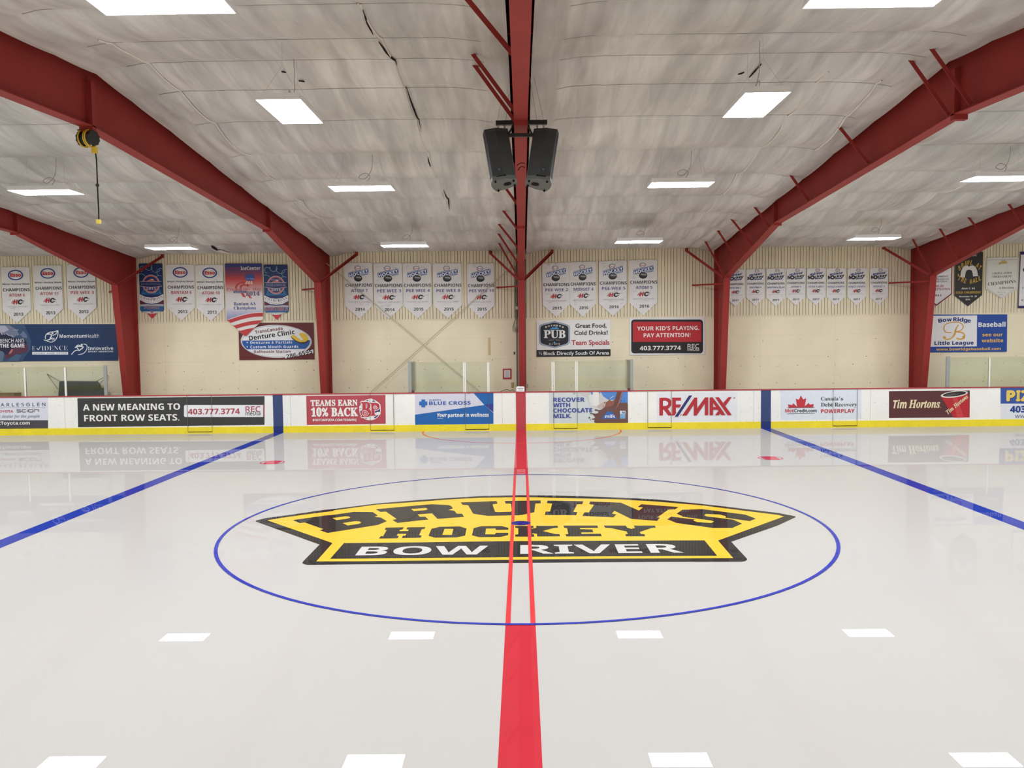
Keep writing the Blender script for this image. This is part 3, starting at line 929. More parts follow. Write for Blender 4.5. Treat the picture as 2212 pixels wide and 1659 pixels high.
for a, b in ((405.5, 458), (800, 851), (1005.5, 1056), (1196, 1247), (1399, 1450), (1799, 1851)):
    xa, xb = float(onY(a, 900, BRD)[0]), float(onY(b, 900, BRD)[0])
    m = MB(); y0, y1 = BRD - 0.021, BRD - 0.001
    for x in (xa, xb): m.box((x - 0.004, y0 + 0.001, 0.055), (x + 0.004, y1, 1.174), GL)
    m.box((xa, y0 - 0.002, 0.045), (xb, y1, 0.062), BLACK)
    part(m, 'gate', boards)

# ------------------------------------------------------------------ glass screens
GLASS = bpy.data.materials.new('green_tint_glass'); GLASS.use_nodes = True
nt = GLASS.node_tree; nt.nodes.remove(nt.nodes['Principled BSDF']); out = nt.nodes['Material Output']
tr = nt.nodes.new('ShaderNodeBsdfTransparent'); gs = nt.nodes.new('ShaderNodeBsdfGlossy'); df = nt.nodes.new('ShaderNodeBsdfDiffuse')
fr = nt.nodes.new('ShaderNodeFresnel'); mx1 = nt.nodes.new('ShaderNodeMixShader'); mx2 = nt.nodes.new('ShaderNodeMixShader')
gn = nt.nodes.new('ShaderNodeTexNoise'); gn.inputs['Scale'].default_value = 2.5
gm = nt.nodes.new('ShaderNodeMapRange'); gm.inputs['To Min'].default_value = 0.01; gm.inputs['To Max'].default_value = 0.03
nt.links.new(gn.outputs['Fac'], gm.inputs['Value'])
tr.inputs['Color'].default_value = (0.93, 0.96, 0.93, 1); df.inputs['Color'].default_value = (0.55, 0.66, 0.58, 1)
gs.inputs['Roughness'].default_value = 0.03; fr.inputs['IOR'].default_value = 1.45
nt.links.new(gm.outputs['Result'], mx1.inputs['Fac']); nt.links.new(tr.outputs[0], mx1.inputs[1]); nt.links.new(df.outputs[0], mx1.inputs[2])
nt.links.new(fr.outputs[0], mx2.inputs['Fac']); nt.links.new(mx1.outputs[0], mx2.inputs[1]); nt.links.new(gs.outputs[0], mx2.inputs[2])
nt.links.new(mx2.outputs[0], out.inputs['Surface'])
POST = mat('white_glass_post', (232, 230, 220), 0.4, 0.05, 6.0)
PADG = mat('grey_end_post', (150, 152, 146), 0.5, 0.08, 6.0)
GY = BRD + 0.06


def gx(p, py=815): return float(onY(p, py, GY)[0])
def gz(p, py): return float(onY(p, py, GY)[2])


def screen(label, panes, posts, ends, returns, top, topx):
    zt = gz(topx, top)
    r = empty('glass_screen', ((gx(panes[0][0]) + gx(panes[-1][1])) / 2, GY, BTOP), label, 'glass screen', 'glass screens on the far boards')
    for a, b in panes:
        m = MB(); m.box((gx(a) + 0.003, GY - 0.006, BTOP + 0.002), (gx(b) - 0.003, GY + 0.006, zt), GLASS); part(m, 'glass_pane', r)
    for a, b in posts:
        m = MB(); m.box((gx(a), GY - 0.022, BTOP), (gx(b), GY + 0.022, zt - 0.03), POST); part(m, 'post', r)
    for a, b in ends:
        m = MB(); m.box((gx(a), GY - 0.03, BTOP), (gx(b), GY + 0.03, zt + 0.03), PADG); part(m, 'end_post', r, 0.008, label='grey end post')
    for p, s in returns:
        m = MB(); x = gx(p); m.box((x - 0.006, GY + 0.035, BTOP + 0.002), (x + 0.006, GY + 1.25, zt), GLASS); part(m, 'return_pane', r)
        m = MB(); m.box((x - 0.09, GY + 0.0, BTOP), (x + 0.09, GY + 0.09, BTOP + 0.07), CAPR); part(m, 'corner_cap', r, 0.02)
    return r


screen('glass screen at the far left in front of the hung black cover', [(-330, -142), (-140, 53), (56, 140.5), (143.5, 224.5)],
       [(-143, -139), (52.5, 56), (139.5, 143.5)], [(224.5, 231.5)], [], 792.5, 100)
screen('glass screen left of the central column, with a grey end post', [(889, 1000.5), (1006.5, 1052.5)],
       [(1000.5, 1003), (1004, 1006.5), (1052.3, 1054.5), (1055.2, 1057.2)], [(882, 889)], [(888, 1)], 781.5, 1000)
screen('glass screen right of the central column, below the pub sign', [(1198, 1242.5), (1248, 1361)],
       [(1191.5, 1194), (1195.5, 1198), (1242.5, 1244.8), (1246, 1248)], [(1361, 1367.5)], [(1362, -1)], 779, 1280)
screen('glass screen at the far right below the blue and white baseball sign', [(2051, 2135), (2138, 2330)], [(2135, 2138)], [(2043, 2051)], [], 771.5, 2100)

# ------------------------------------------------------------------ wall services, cables, small things
CBL = mat('cream_bracing_rod', (196, 184, 156), 0.5, 0.1, 4.0)
def rod(p0, p1, label):
    a = onY(*p0, 14.35); b = onY(*p1, 14.35)
    mid = ((a + b) / 2).tolist()
    m = MB(); m.tube([a, b], 0.0125, CBL, 8); o = m.build('bracing_rod', None, mid); tag(o, label, 'bracing rod', 'crossed bracing rods')
rod((703, 567), (1112, 909), 'thin diagonal bracing rod falling from the left frame knee toward the central column foot')
rod((1112, 570), (712, 926), 'thin diagonal bracing rod rising from the left column foot toward the central column top')
PIPE = mat('conduit_grey', (122, 112, 100), 0.45, 0.15, 6.0, 0.5, 0.4)
def conduit(pts, r, y, label):
    q = [onY(a, b, y) for a, b in pts]
    m = MB(); m.tube(q, r, PIPE, 8); o = m.build('conduit', None, q[-1].tolist()); tag(o, label, 'conduit')
conduit([(1115.2, 560), (1116.2, 690), (1117.2, 842)], 0.022, 14.37, 'grey conduit close along the left side of the central column')
conduit([(1112.6, 575), (1113, 650), (1113.6, 690)], 0.016, 14.37, 'short dark conduit left of the central column, above the grey box')
conduit([(1134.8, 560), (1135.2, 690), (1136.2, 830)], 0.014, 14.37, 'thin conduit along the right side of the central column')
BOXG = mat('grey_junction_box', (176, 170, 156), 0.5, 0.06, 6.0)
def wbox(fr, x0, y0, x1, y1, d, c, name, label, cat, bevel=0.01):
    a = onY(*px(fr, x0, y0), 14.44); b = onY(*px(fr, x1, y1), 14.44)
    y = 14.385 if name == 'junction_box' else WALL - d
    m = MB(); m.box((a[0], y - (d if name == 'junction_box' else 0), b[2]), (b[0], y if name == 'junction_box' else WALL - 0.001, a[2]), c)
    o = m.build(name, None, ((a[0] + b[0]) / 2, y, b[2]), bevel); tag(o, label, cat); return o
wbox('CC', 503, 500, 553, 570, 0.07, BOXG, 'junction_box', 'grey junction box left of the central column under the siding', 'junction box')
wbox('CC', 553, 165, 600, 215, 0.06, BOXG, 'junction_box', 'small grey junction box on the siding beside the central column', 'junction box')
wbox('CC', 714, 1425, 758, 1490, 0.07, BOXG, 'junction_box', 'grey junction box low on the right of the central column', 'junction box')
m = MB(); q = [onY(*px('CC', a, b), 14.40) for a, b in ((552, 375), (540, 420), (522, 470), (514, 498))]; m.tube(q, 0.010, BLACK, 6)
tag(m.build('cable', None, q[-1].tolist()), 'short black cable dropping from the siding to a grey junction box', 'cable')
wbox('CC', 485, 1403, 529, 1490, 0.012, mat('tan_plate', (188, 164, 104), .6, .1, 6), 'cover_plate', 'small tan cover plate on the wall below the red framed notice', 'cover plate', 0.003)
wbox('CC', 527, 905, 545, 947, 0.02, BLACK, 'wall_bracket', 'tiny black bracket on the wall left of the central column', 'bracket', 0.003)
wbox('CC', 106, 672, 152, 962, 0.004, mat('old_tape', (214, 196, 146), .7, .15, 6), 'tape_strip', 'yellowed strip of old tape upright on the wall', 'tape', 0.0)
# framed notice
nt_ = Print(WALL - 0.02, fmap('CC', WALL - 0.02))
mp = nt_.mp
o = panel('framed_notice', [mp(347, 1352), mp(488, 1350), mp(488, 1178), mp(347, 1180)], WALL - 0.02, 0.019, (176, 66, 74), 'small notice in a red frame on the wall left of the central column', 'notice')
nt_.rect('paper', 370, 1203, 467, 1322, (226, 224, 222), 1)
for k in range(9): nt_.rect('printed_lines', 382, 1212 + k * 11.5, 382 + (70 if k % 3 else 52), 1216 + k * 11.5, (150, 146, 150), 2)
nt_.finish(o)
# white sign block standing on the boards
sg = Print(BRD + 0.0, fmap('CC', BRD)); mp = sg.mp
o = panel('placard', [mp(568, 1541), mp(701, 1541), mp(701, 1475), mp(690, 1458), mp(580, 1458), mp(568, 1475)], BRD, 0.09, (232, 228, 224), 'small white placard standing on the boards over the red centre stripe', 'placard', None, WHITEM)
L = onY(1124, 845.8, BRD); dz = 1.2055 - min(mp(568, 1541)[1], mp(701, 1541)[1]); o.location.z += dz
sg.rect('printed_lines', 590, 1482, 683, 1494, (150, 146, 146), 1); sg.rect('printed_lines', 606, 1510, 676, 1520, (176, 172, 170), 1)
sg.finish(o)
for c in o.children: c.location.z += dz
# loose black cord on the cap
m = MB(); q = [(-0.62, BRD + .07, 1.215), (-0.5, BRD + .06, 1.25), (-0.42, BRD + .05, 1.27), (-0.33, BRD + .06, 1.23), (-0.25, BRD + .05, 1.26), (-0.2, BRD + .06, 1.215)]
m.cord(q, 0.008, BLACK, 6); tag(m.build('cord', None, q[0]), 'loose black cord lying on the boards left of the white placard', 'cord')

# black cover hung by cords behind the left glass
TARP = mat('black_cover_cloth', (46, 46, 46), 0.6, 0.25, 3.0, 0.3, bump=0.3, bscale=6.0)
ty = 14.15
pp = [onY(*px('SH', a, b), ty) for a, b in ((1085, 370), (1760, 375), (1805, 430), (1825, 500), (1895, 488), (1925, 660), (1030, 660))]
pl = [(float(p[0]), float(p[2])) for p in pp]; pl[-2] = (pl[-2][0], 0.55); pl[-1] = (pl[-1][0], 0.55)
root = panel('hung_cover', pl, ty, 0.16, (46, 46, 46), 'black cloth cover hung on cords behind the left glass screen', 'cover', None, TARP, 0.02)
for c in (((860, 235), (1085, 365)), ((870, 250), (1062, 515)), ((1985, 262), (1765, 372)), ((1985, 262), (1820, 430))):
    a = onY(*px('SH', *c[0]), 14.43); b = onY(*px('SH', *c[1]), ty + 0.05); m = MB(); m.tube([a, b], 0.008, mat('dark_cord', (70, 62, 48), .7, .1, 9), 6); part(m, 'hanging_cord', root)
a = onY(0, 849, 14.2); b = onY(42, 849, 14.2)
m = MB(); m.box((a[0] - 1.2, 13.9, -0.06), (b[0], 14.3, float(a[2])), mat('brown_cardboard', (150, 116, 84), .75, .12, 5))
m.box((a[0] - 1.2, 13.89, float(a[2]) - 0.012), (b[0] + .008, 14.31, float(a[2]) + 0.006), mat('brown_cardboard_lid', (136, 104, 76), .75, .12, 5))
tag(m.build('cardboard_box', None, (float(a[0]), 14.1, -0.06)), 'brown cardboard box behind the boards at the far left', 'box')

# ------------------------------------------------------------------ loudspeakers on their bar
SPK = mat('charcoal_speaker_shell', (52, 54, 54), 0.55, 0.12, 6.0, 0.4, bump=0.2, bscale=120.0)
SPG = mat('speaker_grille', (40, 41, 41), 0.6, 0.15, 30.0, 0.3)
SPB = mat('speaker_end_cap', (84, 88, 86), 0.5, 0.08, 6.0, 0.4)
def speaker(sgn, label):
    top = onY(1078 if sgn < 0 else 1172, 290, -0.2)
    r = empty('loudspeaker', (float(top[0]), -0.2, float(top[2])), label, 'loudspeaker', 'pair of loudspeakers under the central frame')
    r.rotation_euler = Euler((math.radians(-9), math.radians(9.5 * sgn), math.radians(3 * sgn)), 'XYZ')
    H = 0.74
    s = sgn
    plan = [(s * 0.19, -0.24), (s * 0.225, -0.12), (s * 0.235, 0.0), (s * 0.225, 0.12), (s * 0.19, 0.24), (s * 0.03, 0.23), (-s * 0.14, 0.13), (-s * 0.14, -0.13), (s * 0.03, -0.23)]
    m = MB(); m.prism(plan, 'z', -H, 0.0, SPK); m.build('cabinet', r, bevel=0.012)
    pg = [(s * 0.193, -0.225), (s * 0.231, -0.12), (s * 0.241, 0.0), (s * 0.231, 0.12), (s * 0.193, 0.225)]
    m = MB(); m.prism(pg + [(s * 0.18, 0.22), (s * 0.18, -0.22)], 'z', -H + 0.05, -0.05, SPG); m.build('grille', r)
    pb = [(x * 1.03, y * 1.03) for x, y in plan]
    m = MB(); m.prism(pb, 'z', -H - 0.035, -H + 0.03, SPB); cap = m.build('end_cap', r, bevel=0.008)
    m = MB(); m.prism(pb, 'z', -0.03, 0.012, SPK); m.build('end_cap', r, bevel=0.01)
    m = MB(); m.lathe([(0.055, -H - 0.036), (0.06, -H - 0.045), (0.03, -H - 0.045), (0.022, -H - 0.037)], BLACK, Matrix.Translation((0, 0.0, 0)), 18); m.build('pole_socket', cap)
    for fx, fy in ((s * 0.16, -0.2), (s * 0.16, 0.2), (-s * 0.10, -0.10), (-s * 0.10, 0.10)):
        m = MB(); m.lathe([(0.016, -H - 0.034), (0.016, -H - 0.055), (0.011, -H - 0.06)], BLACK, Matrix.Translation((fx, fy, 0)), 10); m.build('foot', cap)
    m = MB(); m.box((s * 0.06 - 0.07, -0.243, -H + 0.008), (s * 0.06 + 0.07, -0.2, -H + 0.024), BLACK); m.build('hand_slot', r)
    m = MB(); m.box((s * 0.075 - .013, -0.243, -H + .10), (s * 0.075 + .013, -0.21, -H + .13), mat('small_badge', (84, 96, 98), .4, .05, 9)); m.build('badge', r)
    return r
speaker(-1, 'black loudspeaker hanging left of the central frame')
speaker(1, 'black loudspeaker hanging right of the central frame')
STB = mat('black_bar_steel', (36, 36, 36), 0.5, 0.1, 6.0)
a = onY(1071, 266, -0.12); b = onY(1182, 265, -0.12)
bar_ = empty('hanging_bar', (0.06, -0.12, 6.1), 'black steel bar clamped across the central frame, carrying both loudspeakers on chains', 'hanging bar')
m = MB(); m.box((a[0], -0.16, 6.085), (X0 - 0.02, -0.08, 6.145), STB); m.box((X0 + 0.02, -0.16, 6.085), (b[0], -0.08, 6.145), STB); part(m, 'bar', bar_)
m = MB(); m.box((-0.16, -0.30, 5.87), (0.26, -0.26, 5.92), STB); m.bar((-0.12, -0.28, 5.92), (-0.04, -0.12, 6.09), .02, .02, STB); m.bar((0.22, -0.28, 5.92), (0.16, -0.12, 6.09), .02, .02, STB); part(m, 'spreader', bar_)
for p0, p1 in (((1075, 270), (1079, 284)), ((1090, 270), (1090, 283)), ((1160, 269), (1161, 282)), ((1175, 268), (1173, 283))):
    u = onY(*p0, -0.12); v = onY(*p1, -0.16); m = MB(); d = (v - u)
    for k in range(3):
        c = u + d * (k + 0.5) / 3; R_ = Matrix.Translation(Vector(c)) @ Matrix.Rotation(Q * (k % 2), 4, 'Z')
        pts = [R_ @ Vector((0.012 * math.cos(t), 0, 0.028 * math.sin(t))) for t in np.linspace(0, 2 * math.pi, 13)]
        m.tube(pts, 0.0035, STB, 5)
    part(m, 'chain', bar_)
for p0, p1 in (((1074, 262), (1084, 214)), ((1092, 262), (1100, 200)), ((1160, 262), (1144, 165)), ((1175, 262), (1150, 150))):
    u = onY(*p0, -0.12); v = onY(*p1, -0.12); m = MB(); m.tube([u, v], 0.003, WIRE, 5); part(m, 'safety_wire', bar_)
for c in (((1117, 358), (1121, 354), (1127, 352), (1134, 353)), ((1119, 368), (1123, 362), (1128, 360), (1134, 362))):
    q = [onY(*p, -0.25) for p in c]; m = MB(); m.cord(q, 0.006, BLACK, 6); part(m, 'speaker_cable', bar_)

# ------------------------------------------------------------------ cord reel
YR = mat('yellow_reel_frame', (214, 178, 40), 0.5, 0.12, 8.0); BKR = mat('black_reel_disc', (38, 38, 38), 0.6, 0.12, 8.0)
cpos = Vector(onY(190.5, 299, RIDGE))
reel = empty('cord_reel', tuple(cpos), 'yellow and black retractable cord reel hanging under the left frame ridge', 'cord reel')
RM = Matrix.Translation(cpos) @ Matrix.Rotation(math.radians(-16), 4, 'Z') @ Matrix.Rotation(Q, 4, 'Y')
def gear(z0, z1, r, n=20):
    mm = MB(); v = []
    for z in (z0, z1):
        for k in range(2 * n):
            rr = r if k % 4 < 2 else r * 0.92
            v.append(RM @ Vector((rr * math.cos(math.pi * k / n), rr * math.sin(math.pi * k / n), z)))
    N_ = 2 * n
    mm.add(v, [tuple(range(N_)), tuple(range(N_, 2 * N_))[::-1]] + [(i, (i + 1) % N_, N_ + (i + 1) % N_, N_ + i) for i in range(N_)], BKR); return mm
part(gear(-0.125, -0.085, 0.112), 'side_disc', reel); part(gear(0.07, 0.11, 0.112), 'side_disc', reel)
m = MB(); m.lathe([(0.085, -0.085), (0.085, 0.07)], BKR, RM, 20); part(m, 'drum', reel)
for z in (-0.07, 0.02, 0.05):
    m = MB(); m.tube([RM @ Vector((0.122 * math.cos(t), 0.122 * math.sin(t), z)) for t in np.linspace(0, 2 * math.pi, 30)], 0.011, YR, 6); part(m, 'frame_hoop', reel)
g = Vector(onY(205, 324, RIDGE))
m = MB(); m.box((g.x - .04, g.y - .035, g.z - .05), (g.x + .03, g.y + .035, g.z + .045), YR); part(m, 'cord_guide', reel, 0.01)
m = MB(); m.tube([cpos + Vector((0, 0, .11)), cpos + Vector((0.0, 0, .2))], 0.014, GREYM, 8); m.box((cpos.x - .13, RIDGE - .05, cpos.z + .10), (cpos.x + .06, RIDGE + .05, cpos.z + .125), mat('olive_hanger', (140, 118, 60), .5, .1, 8)); part(m, 'hanger', reel)
q = [onY(a, b, RIDGE) for a, b in ((206.5, 331), (208.5, 345), (209.5, 370), (210.5, 400), (211.5, 425), (213, 450), (213.5, 474))]
m = MB(); m.tube(q, 0.009, BLACK, 6); crd = part(m, 'cord', reel)
c = Vector(q[3]); m = MB(); m.lathe([(0.002, -.028), (.018, -.022), (.028, 0), (.018, .022), (.002, .028)], BKR, Matrix.Translation(c), 12); part(m, 'stop_ball', crd)
c = Vector(onY(211, 413, RIDGE)); m = MB(); m.lathe([(0.012, -.014), (.012, .014)], BKR, Matrix.Translation(c), 10); part(m, 'stop_ball', crd)
c = Vector(onY(213, 478.5, RIDGE)); m = MB(); m.box((c.x - .028, c.y - .028, c.z - .035), (c.x + .028, c.y + .028, c.z + .03), mat('yellow_plug', (226, 204, 84), .5, .08, 8)); part(m, 'plug', crd, 0.008)

# ------------------------------------------------------------------ advertisements on the boards
WH = (236, 232, 226); DKG = (60, 60, 60)


def advert(fr, pts, c, label, Y=None, th=0.0015, cat='advertisement', name='board_advertisement', grp='advertisements along the far boards'):
    Y = BRD - 0.002 if Y is None else Y
    p = Print(Y, fmap(fr, Y)); out = [p.mp(*q) for q in pts]
    o = panel(name, out, Y, th, c, label, cat, grp)
    return o, p


def rec(p, fr_scale, x0, y0, x1, yb, c, c2=None, part_='lettering'):
    """the thin two-line mark: REC over media"""
    h = yb - y0
    p.text(part_, 'REC', x0, y0, x1, y0 + h * 0.60, c, 4, 'sans', off=0.012)
    p.text(part_, 'meDIa', x0, y0 + h * 0.66, x1, yb, c2 or c, 4, 'sans', off=0.01, ref='x')


# 1 pale dealer panel
o, p = advert('A', [(-380, 1300), (410, 1300), (410, 1565), (-380, 1570)], (214, 214, 222), 'pale lilac advertisement with a dark strip, cut by the left picture edge')
p.rect('dark_strip', -380, 1492, 410, 1566, (72, 70, 76), 1)
p.text('lettering', 'CHARLESGLEN', -88, 1345, 388, 1373, (72, 72, 98), 2, 'sans', space=1.6, off=0.012)
p.line('rule', [(-380, 1385), (388, 1383)], 2.0, (150, 148, 160), 2)
p.text('lettering', 'TOYOTA', -30, 1407, 113, 1426, (186, 62, 76), 2)
for k, g in enumerate(([(180, 1403), (145, 1403), (145, 1412), (180, 1413), (180, 1422), (145, 1423)], [(222, 1402), (190, 1402), (190, 1422), (222, 1422)], [(233, 1402), (233, 1422)],
                       [(244, 1402), (282, 1402), (282, 1422), (244, 1422), (244, 1402)], [(292, 1422), (292, 1402), (330, 1402), (330, 1421)])):
    p.line('lettering', g, 5, (70, 68, 74), 2)
p.text('lettering', 'c dealer for the people', -8, 1447, 340, 1470, (150, 150, 164), 2, 'sansbi')
p.text('lettering', 'tToyota.com', -10, 1502, 256, 1530, WH, 3)
p.finish(o)

# 2 dark recruitment panel
o, p = advert('A', [(660, 1305), (2257, 1287), (2257, 1532), (667, 1552)], (58, 58, 57), 'long charcoal advertisement with large white letters left of the left blue stripe')
p.text('lettering', 'A NEW MEANING TO', 708, 1352, 1536, 1406, WH, 2, off=0.006)
p.text('lettering', 'FRONT ROW SEATS.', 718, 1444, 1530, 1498, WH, 2, off=0.006)
p.rrect('phone_box', 1570, 1362, 2255, 1465, 14, (228, 228, 228), 1)
p.rect('phone_box', 2246, 1358, 2256, 1462, (150, 66, 72), 2)
p.text('lettering', '403.777.3774', 1605, 1393, 2046, 1440, (168, 62, 76), 3, off=0.004)
rec(p, 0, 2096, 1374, 2222, 1450, (170, 66, 82), (84, 84, 84))
p.finish(o)

# 3 pizza team panel
o, p = advert('BP', [(75, 118), (2065, 95), (2075, 820), (90, 850)], (178, 74, 82), 'red advertisement with a round white and blue letter emblem right of the left blue stripe')
p.text('lettering', 'TEAMS EARN', 190, 222, 1362, 366, WH, 2, 'serb', off=0.03, space=1.05)
p.text('lettering', '10% BACK', 205, 425, 1372, 625, WH, 2, 'serb', off=0.035, space=1.05)
p.text('lettering', 'BOSTONPIZZA.COM/TEAMHQ', 242, 694, 1338, 752, WH, 2, off=0.012)
p.oval('emblem', 1682, 465, 272, 270, (232, 226, 222), 2, n=48)
p.oval('emblem', 1682, 465, 252, 250, (46, 54, 104), 3, n=48)
for cx, cy, r in ((1695, 225, 60), (1455, 400, 50), (1650, 690, 55), (1740, 680, 55), (1480, 470, 50), (1890, 560, 60), (1840, 570, 50)):
    p.oval('emblem', cx, cy, r, r * .7, (232, 226, 222), 4)
p.text('emblem', 'B', 1452, 268, 1712, 650, (232, 226, 222), 5, 'serb', off=0.05)
p.text('emblem', 'P', 1676, 285, 1930, 622, (232, 226, 222), 5, 'serb', off=0.05)
p.text('emblem', 'B', 1470, 280, 1700, 640, (182, 60, 70), 6, 'serb', off=0.02)
p.text('emblem', 'P', 1692, 300, 1916, 610, (182, 60, 70), 6, 'serb', off=0.02)
for cx, cy, R in ((1560, 540, 95), (1815, 400, 62)):
    p.oval('emblem', cx, cy, R * 1.15, R * 1.1, (182, 60, 70), 7)
    pts = [(cx + R * (1 - t / 19.0) * math.cos(0.75 * t), cy + R * (1 - t / 19.0) * math.sin(0.75 * t)) for t in range(19)]
    p.line('emblem', pts, 12, (232, 226, 222), 8)
p.finish(o)

# 4 health insurer panel
o, p = advert('C', [(222, 1262), (892, 1252), (892, 1523), (225, 1531)], (208, 208, 218), 'pale and blue advertisement with a blue cross, left of the red centre stripe')
BC = (34, 98, 166)
p.poly('blue_field', [(718, 1255), (892, 1252), (892, 1349), (815, 1362)], BC, 1)
p.poly('blue_field', [(223, 1445), (815, 1362), (892, 1430), (892, 1523), (225, 1531)], BC, 1)
p.poly('blue_field', [(815, 1362), (892, 1349), (892, 1425)], (54, 62, 142), 1)
p.rect('cross', 278, 1315, 310, 1382, (44, 104, 176), 2); p.rect('cross', 259, 1332, 328, 1365, (44, 104, 176), 2)
p.text('lettering', 'ALBERTA', 343, 1314, 448, 1325, (70, 92, 160), 2)
p.text('lettering', 'BLUE CROSS', 343, 1331, 698, 1360, (60, 90, 164), 2, off=0.012)
p.text('lettering', 'Your', 413, 1432, 495, 1463, WH, 3, 'sansbi', off=0.012); p.line('lettering', [(415, 1476), (462, 1474)], 2.5, WH, 3)
p.text('lettering', 'partner in wellness', 504, 1432, 853, 1463, WH, 3, off=0.012)
p.oval('bolt', 683, 1261, 6, 6, (140, 120, 110), 4)
p.finish(o)

# 5 chocolate milk panel
o, p = advert('MK', [(70, 90), (2050, 68), (2058, 880), (70, 890)], (204, 210, 208), 'advertisement with a chocolate milk splash right of the red centre stripe')
BR = (108, 76, 68); SKY = (84, 132, 198)
p.poly('sky', [(1360, 80), (2050, 68), (2052, 400), (1830, 380), (1700, 300), (1600, 300), (1530, 285), (1440, 220), (1420, 200), (1380, 130)], SKY, 1)
p.poly('milk', [(820, 130), (1000, 90), (1360, 82), (1430, 210), (1560, 300), (1640, 480), (1480, 560), (1280, 500), (1130, 470), (1060, 360), (1020, 250), (880, 180)], (198, 194, 190), 1)
p.poly('milk', [(1175, 85), (1320, 82), (1330, 420), (1250, 465), (1185, 440)], (224, 220, 214), 2)
p.poly('milk', [(1060, 190), (1180, 130), (1190, 440), (1130, 470), (1085, 350)], (214, 214, 214), 2)
p.poly('milk', [(1290, 440), (1500, 330), (1560, 400), (1440, 520), (1290, 500)], (190, 172, 162), 2)
p.poly('sky', [(1120, 86), (1165, 85), (1168, 165), (1145, 172), (1130, 150)], SKY, 2); p.poly('sky', [(1325, 83), (1362, 82), (1350, 140), (1328, 138)], SKY, 2)
p.poly('chocolate', [(1330, 560), (1400, 535), (1480, 470), (1500, 370), (1570, 310), (1590, 290), (1640, 325), (1690, 320), (1730, 280), (1760, 180), (1782, 75), (1930, 72), (1900, 190), (1860, 300), (1835, 372),
                     (2020, 370), (2050, 400), (2058, 878), (1240, 882), (1200, 850), (1215, 800), (1160, 795), (1145, 770), (1210, 765), (1230, 735), (1190, 690), (1165, 660), (1100, 652), (1100, 632), (1170, 635), (1240, 650),
                     (1300, 630), (1315, 600), (1290, 575), (1240, 575), (1212, 560), (1220, 538), (1260, 535), (1300, 550)], BR, 3)
p.poly('chocolate', [(1500, 480), (1510, 360), (1580, 310), (1660, 330), (1735, 280), (1700, 420), (1600, 470)], (140, 88, 72), 4)
p.poly('chocolate', [(1900, 74), (1930, 72), (1850, 350), (1780, 500), (1760, 500), (1830, 330)], (164, 104, 88), 4)
p.poly('chocolate', [(1785, 76), (1895, 74), (1820, 320), (1755, 480), (1700, 430), (1760, 250)], (104, 70, 62), 4)
for cx, cy, r in ((1085, 748, 20), (1115, 800, 11), (1468, 370, 14), (1438, 465, 10), (1470, 200, 9), (1888, 322, 13), (1955, 328, 11), (1890, 230, 8), (1965, 265, 7), (1575, 262, 10)):
    p.oval('chocolate', cx, cy, r, r, (92, 62, 58), 4)
p.line('sky', [(1595, 275), (1640, 240), (1705, 200)], 9, (220, 226, 230), 2)
for st, a, b, y0, y1 in (('RECOVER', 176, 962, 244, 346), ('WITH', 176, 598, 380, 480), ('CHOCOLATE', 176, 1152, 513, 614), ('MILK.', 180, 630, 655, 755)):
    p.text('lettering', st, a, y0, b, y1, (68, 80, 152), 3, off=0.025)
p.poly('milk_mark', [(1380, 772), (1550, 575), (1600, 608), (1640, 588), (1795, 772)], (56, 104, 178), 5)
p.text('milk_mark', 'milk', 1480, 690, 1730, 752, WH, 6, ref='x')
p.rect('small_label', 1852, 572, 1992, 770, (118, 164, 206), 5); p.rect('small_label', 1852, 572, 1992, 650, (222, 222, 224), 6)
p.poly('small_label', [(1892, 600), (1975, 590), (1980, 640), (1915, 640)], (110, 140, 176), 7)
for k in range(3): p.rect('small_label', 1866, 665 + k * 22, 1978, 674 + k * 22, (160, 194, 220), 7)
p.oval('bolt', 702, 138, 22, 22, (150, 146, 142), 4); p.oval('bolt', 702, 138, 11, 11, (206, 208, 206), 5)
p.finish(o)

# 6 estate agent panel
o, p = advert('D', [(1100, 1258), (1787, 1250), (1787, 1500), (1102, 1508)], (226, 226, 228), 'white advertisement with big red capitals and a blue slash, left of the right blue stripe')
RR = (176, 46, 54)
a = 3.95 / 6.6842; rx = lambda x, y: (x * a + (1410 - 1140) * 3.95, y * a + (845 - 530) * 3.95)
for k, q in enumerate(([(95, 95), (190, 93), (245, 110), (272, 150), (270, 200), (240, 240), (218, 255), (288, 352), (225, 352), (160, 268), (148, 268), (148, 352), (95, 352)],
          [(280, 92), (408, 92), (408, 138), (334, 138), (334, 192), (405, 192), (405, 238), (334, 238), (334, 303), (410, 303), (410, 350), (280, 352)])):
    p.poly('lettering', [rx(*t) for t in q], RR, 2)
p.poly('lettering', [rx(*t) for t in ((148, 140), (190, 140), (220, 160), (222, 190), (195, 212), (148, 214))], (226, 226, 228), 3)
p.poly('slash', [rx(*t) for t in ((506, 56), (590, 52), (374, 376), (296, 378))], (230, 228, 228), 4)
p.poly('slash', [rx(*t) for t in ((522, 62), (570, 60), (365, 368), (315, 370))], (44, 50, 104), 5)
for k, q in enumerate(([(423, 352), (602, 92), (640, 92), (640, 248), (755, 90), (800, 88), (800, 346), (752, 347), (752, 178), (632, 350), (592, 352), (592, 195), (488, 350)],
          [(820, 90), (870, 90), (870, 346), (820, 347)], [(832, 90), (862, 88), (975, 236), (1050, 345), (990, 346), (870, 165)], [(868, 228), (940, 228), (968, 268), (868, 268)],
          [(900, 88), (955, 87), (1140, 345), (1082, 347)], [(1092, 86), (1138, 84), (1050, 212), (1018, 166)], [(940, 290), (985, 300), (955, 346), (900, 347)])):
    p.poly('lettering', [rx(*t) for t in q], RR, 6 + 0.2 * k)
p.ring('slash', 1762, 1302, 7, 7, 1.6, RR, 3, n=20); p.text('slash', 'R', 1759, 1298, 1765, 1306, RR, 3)
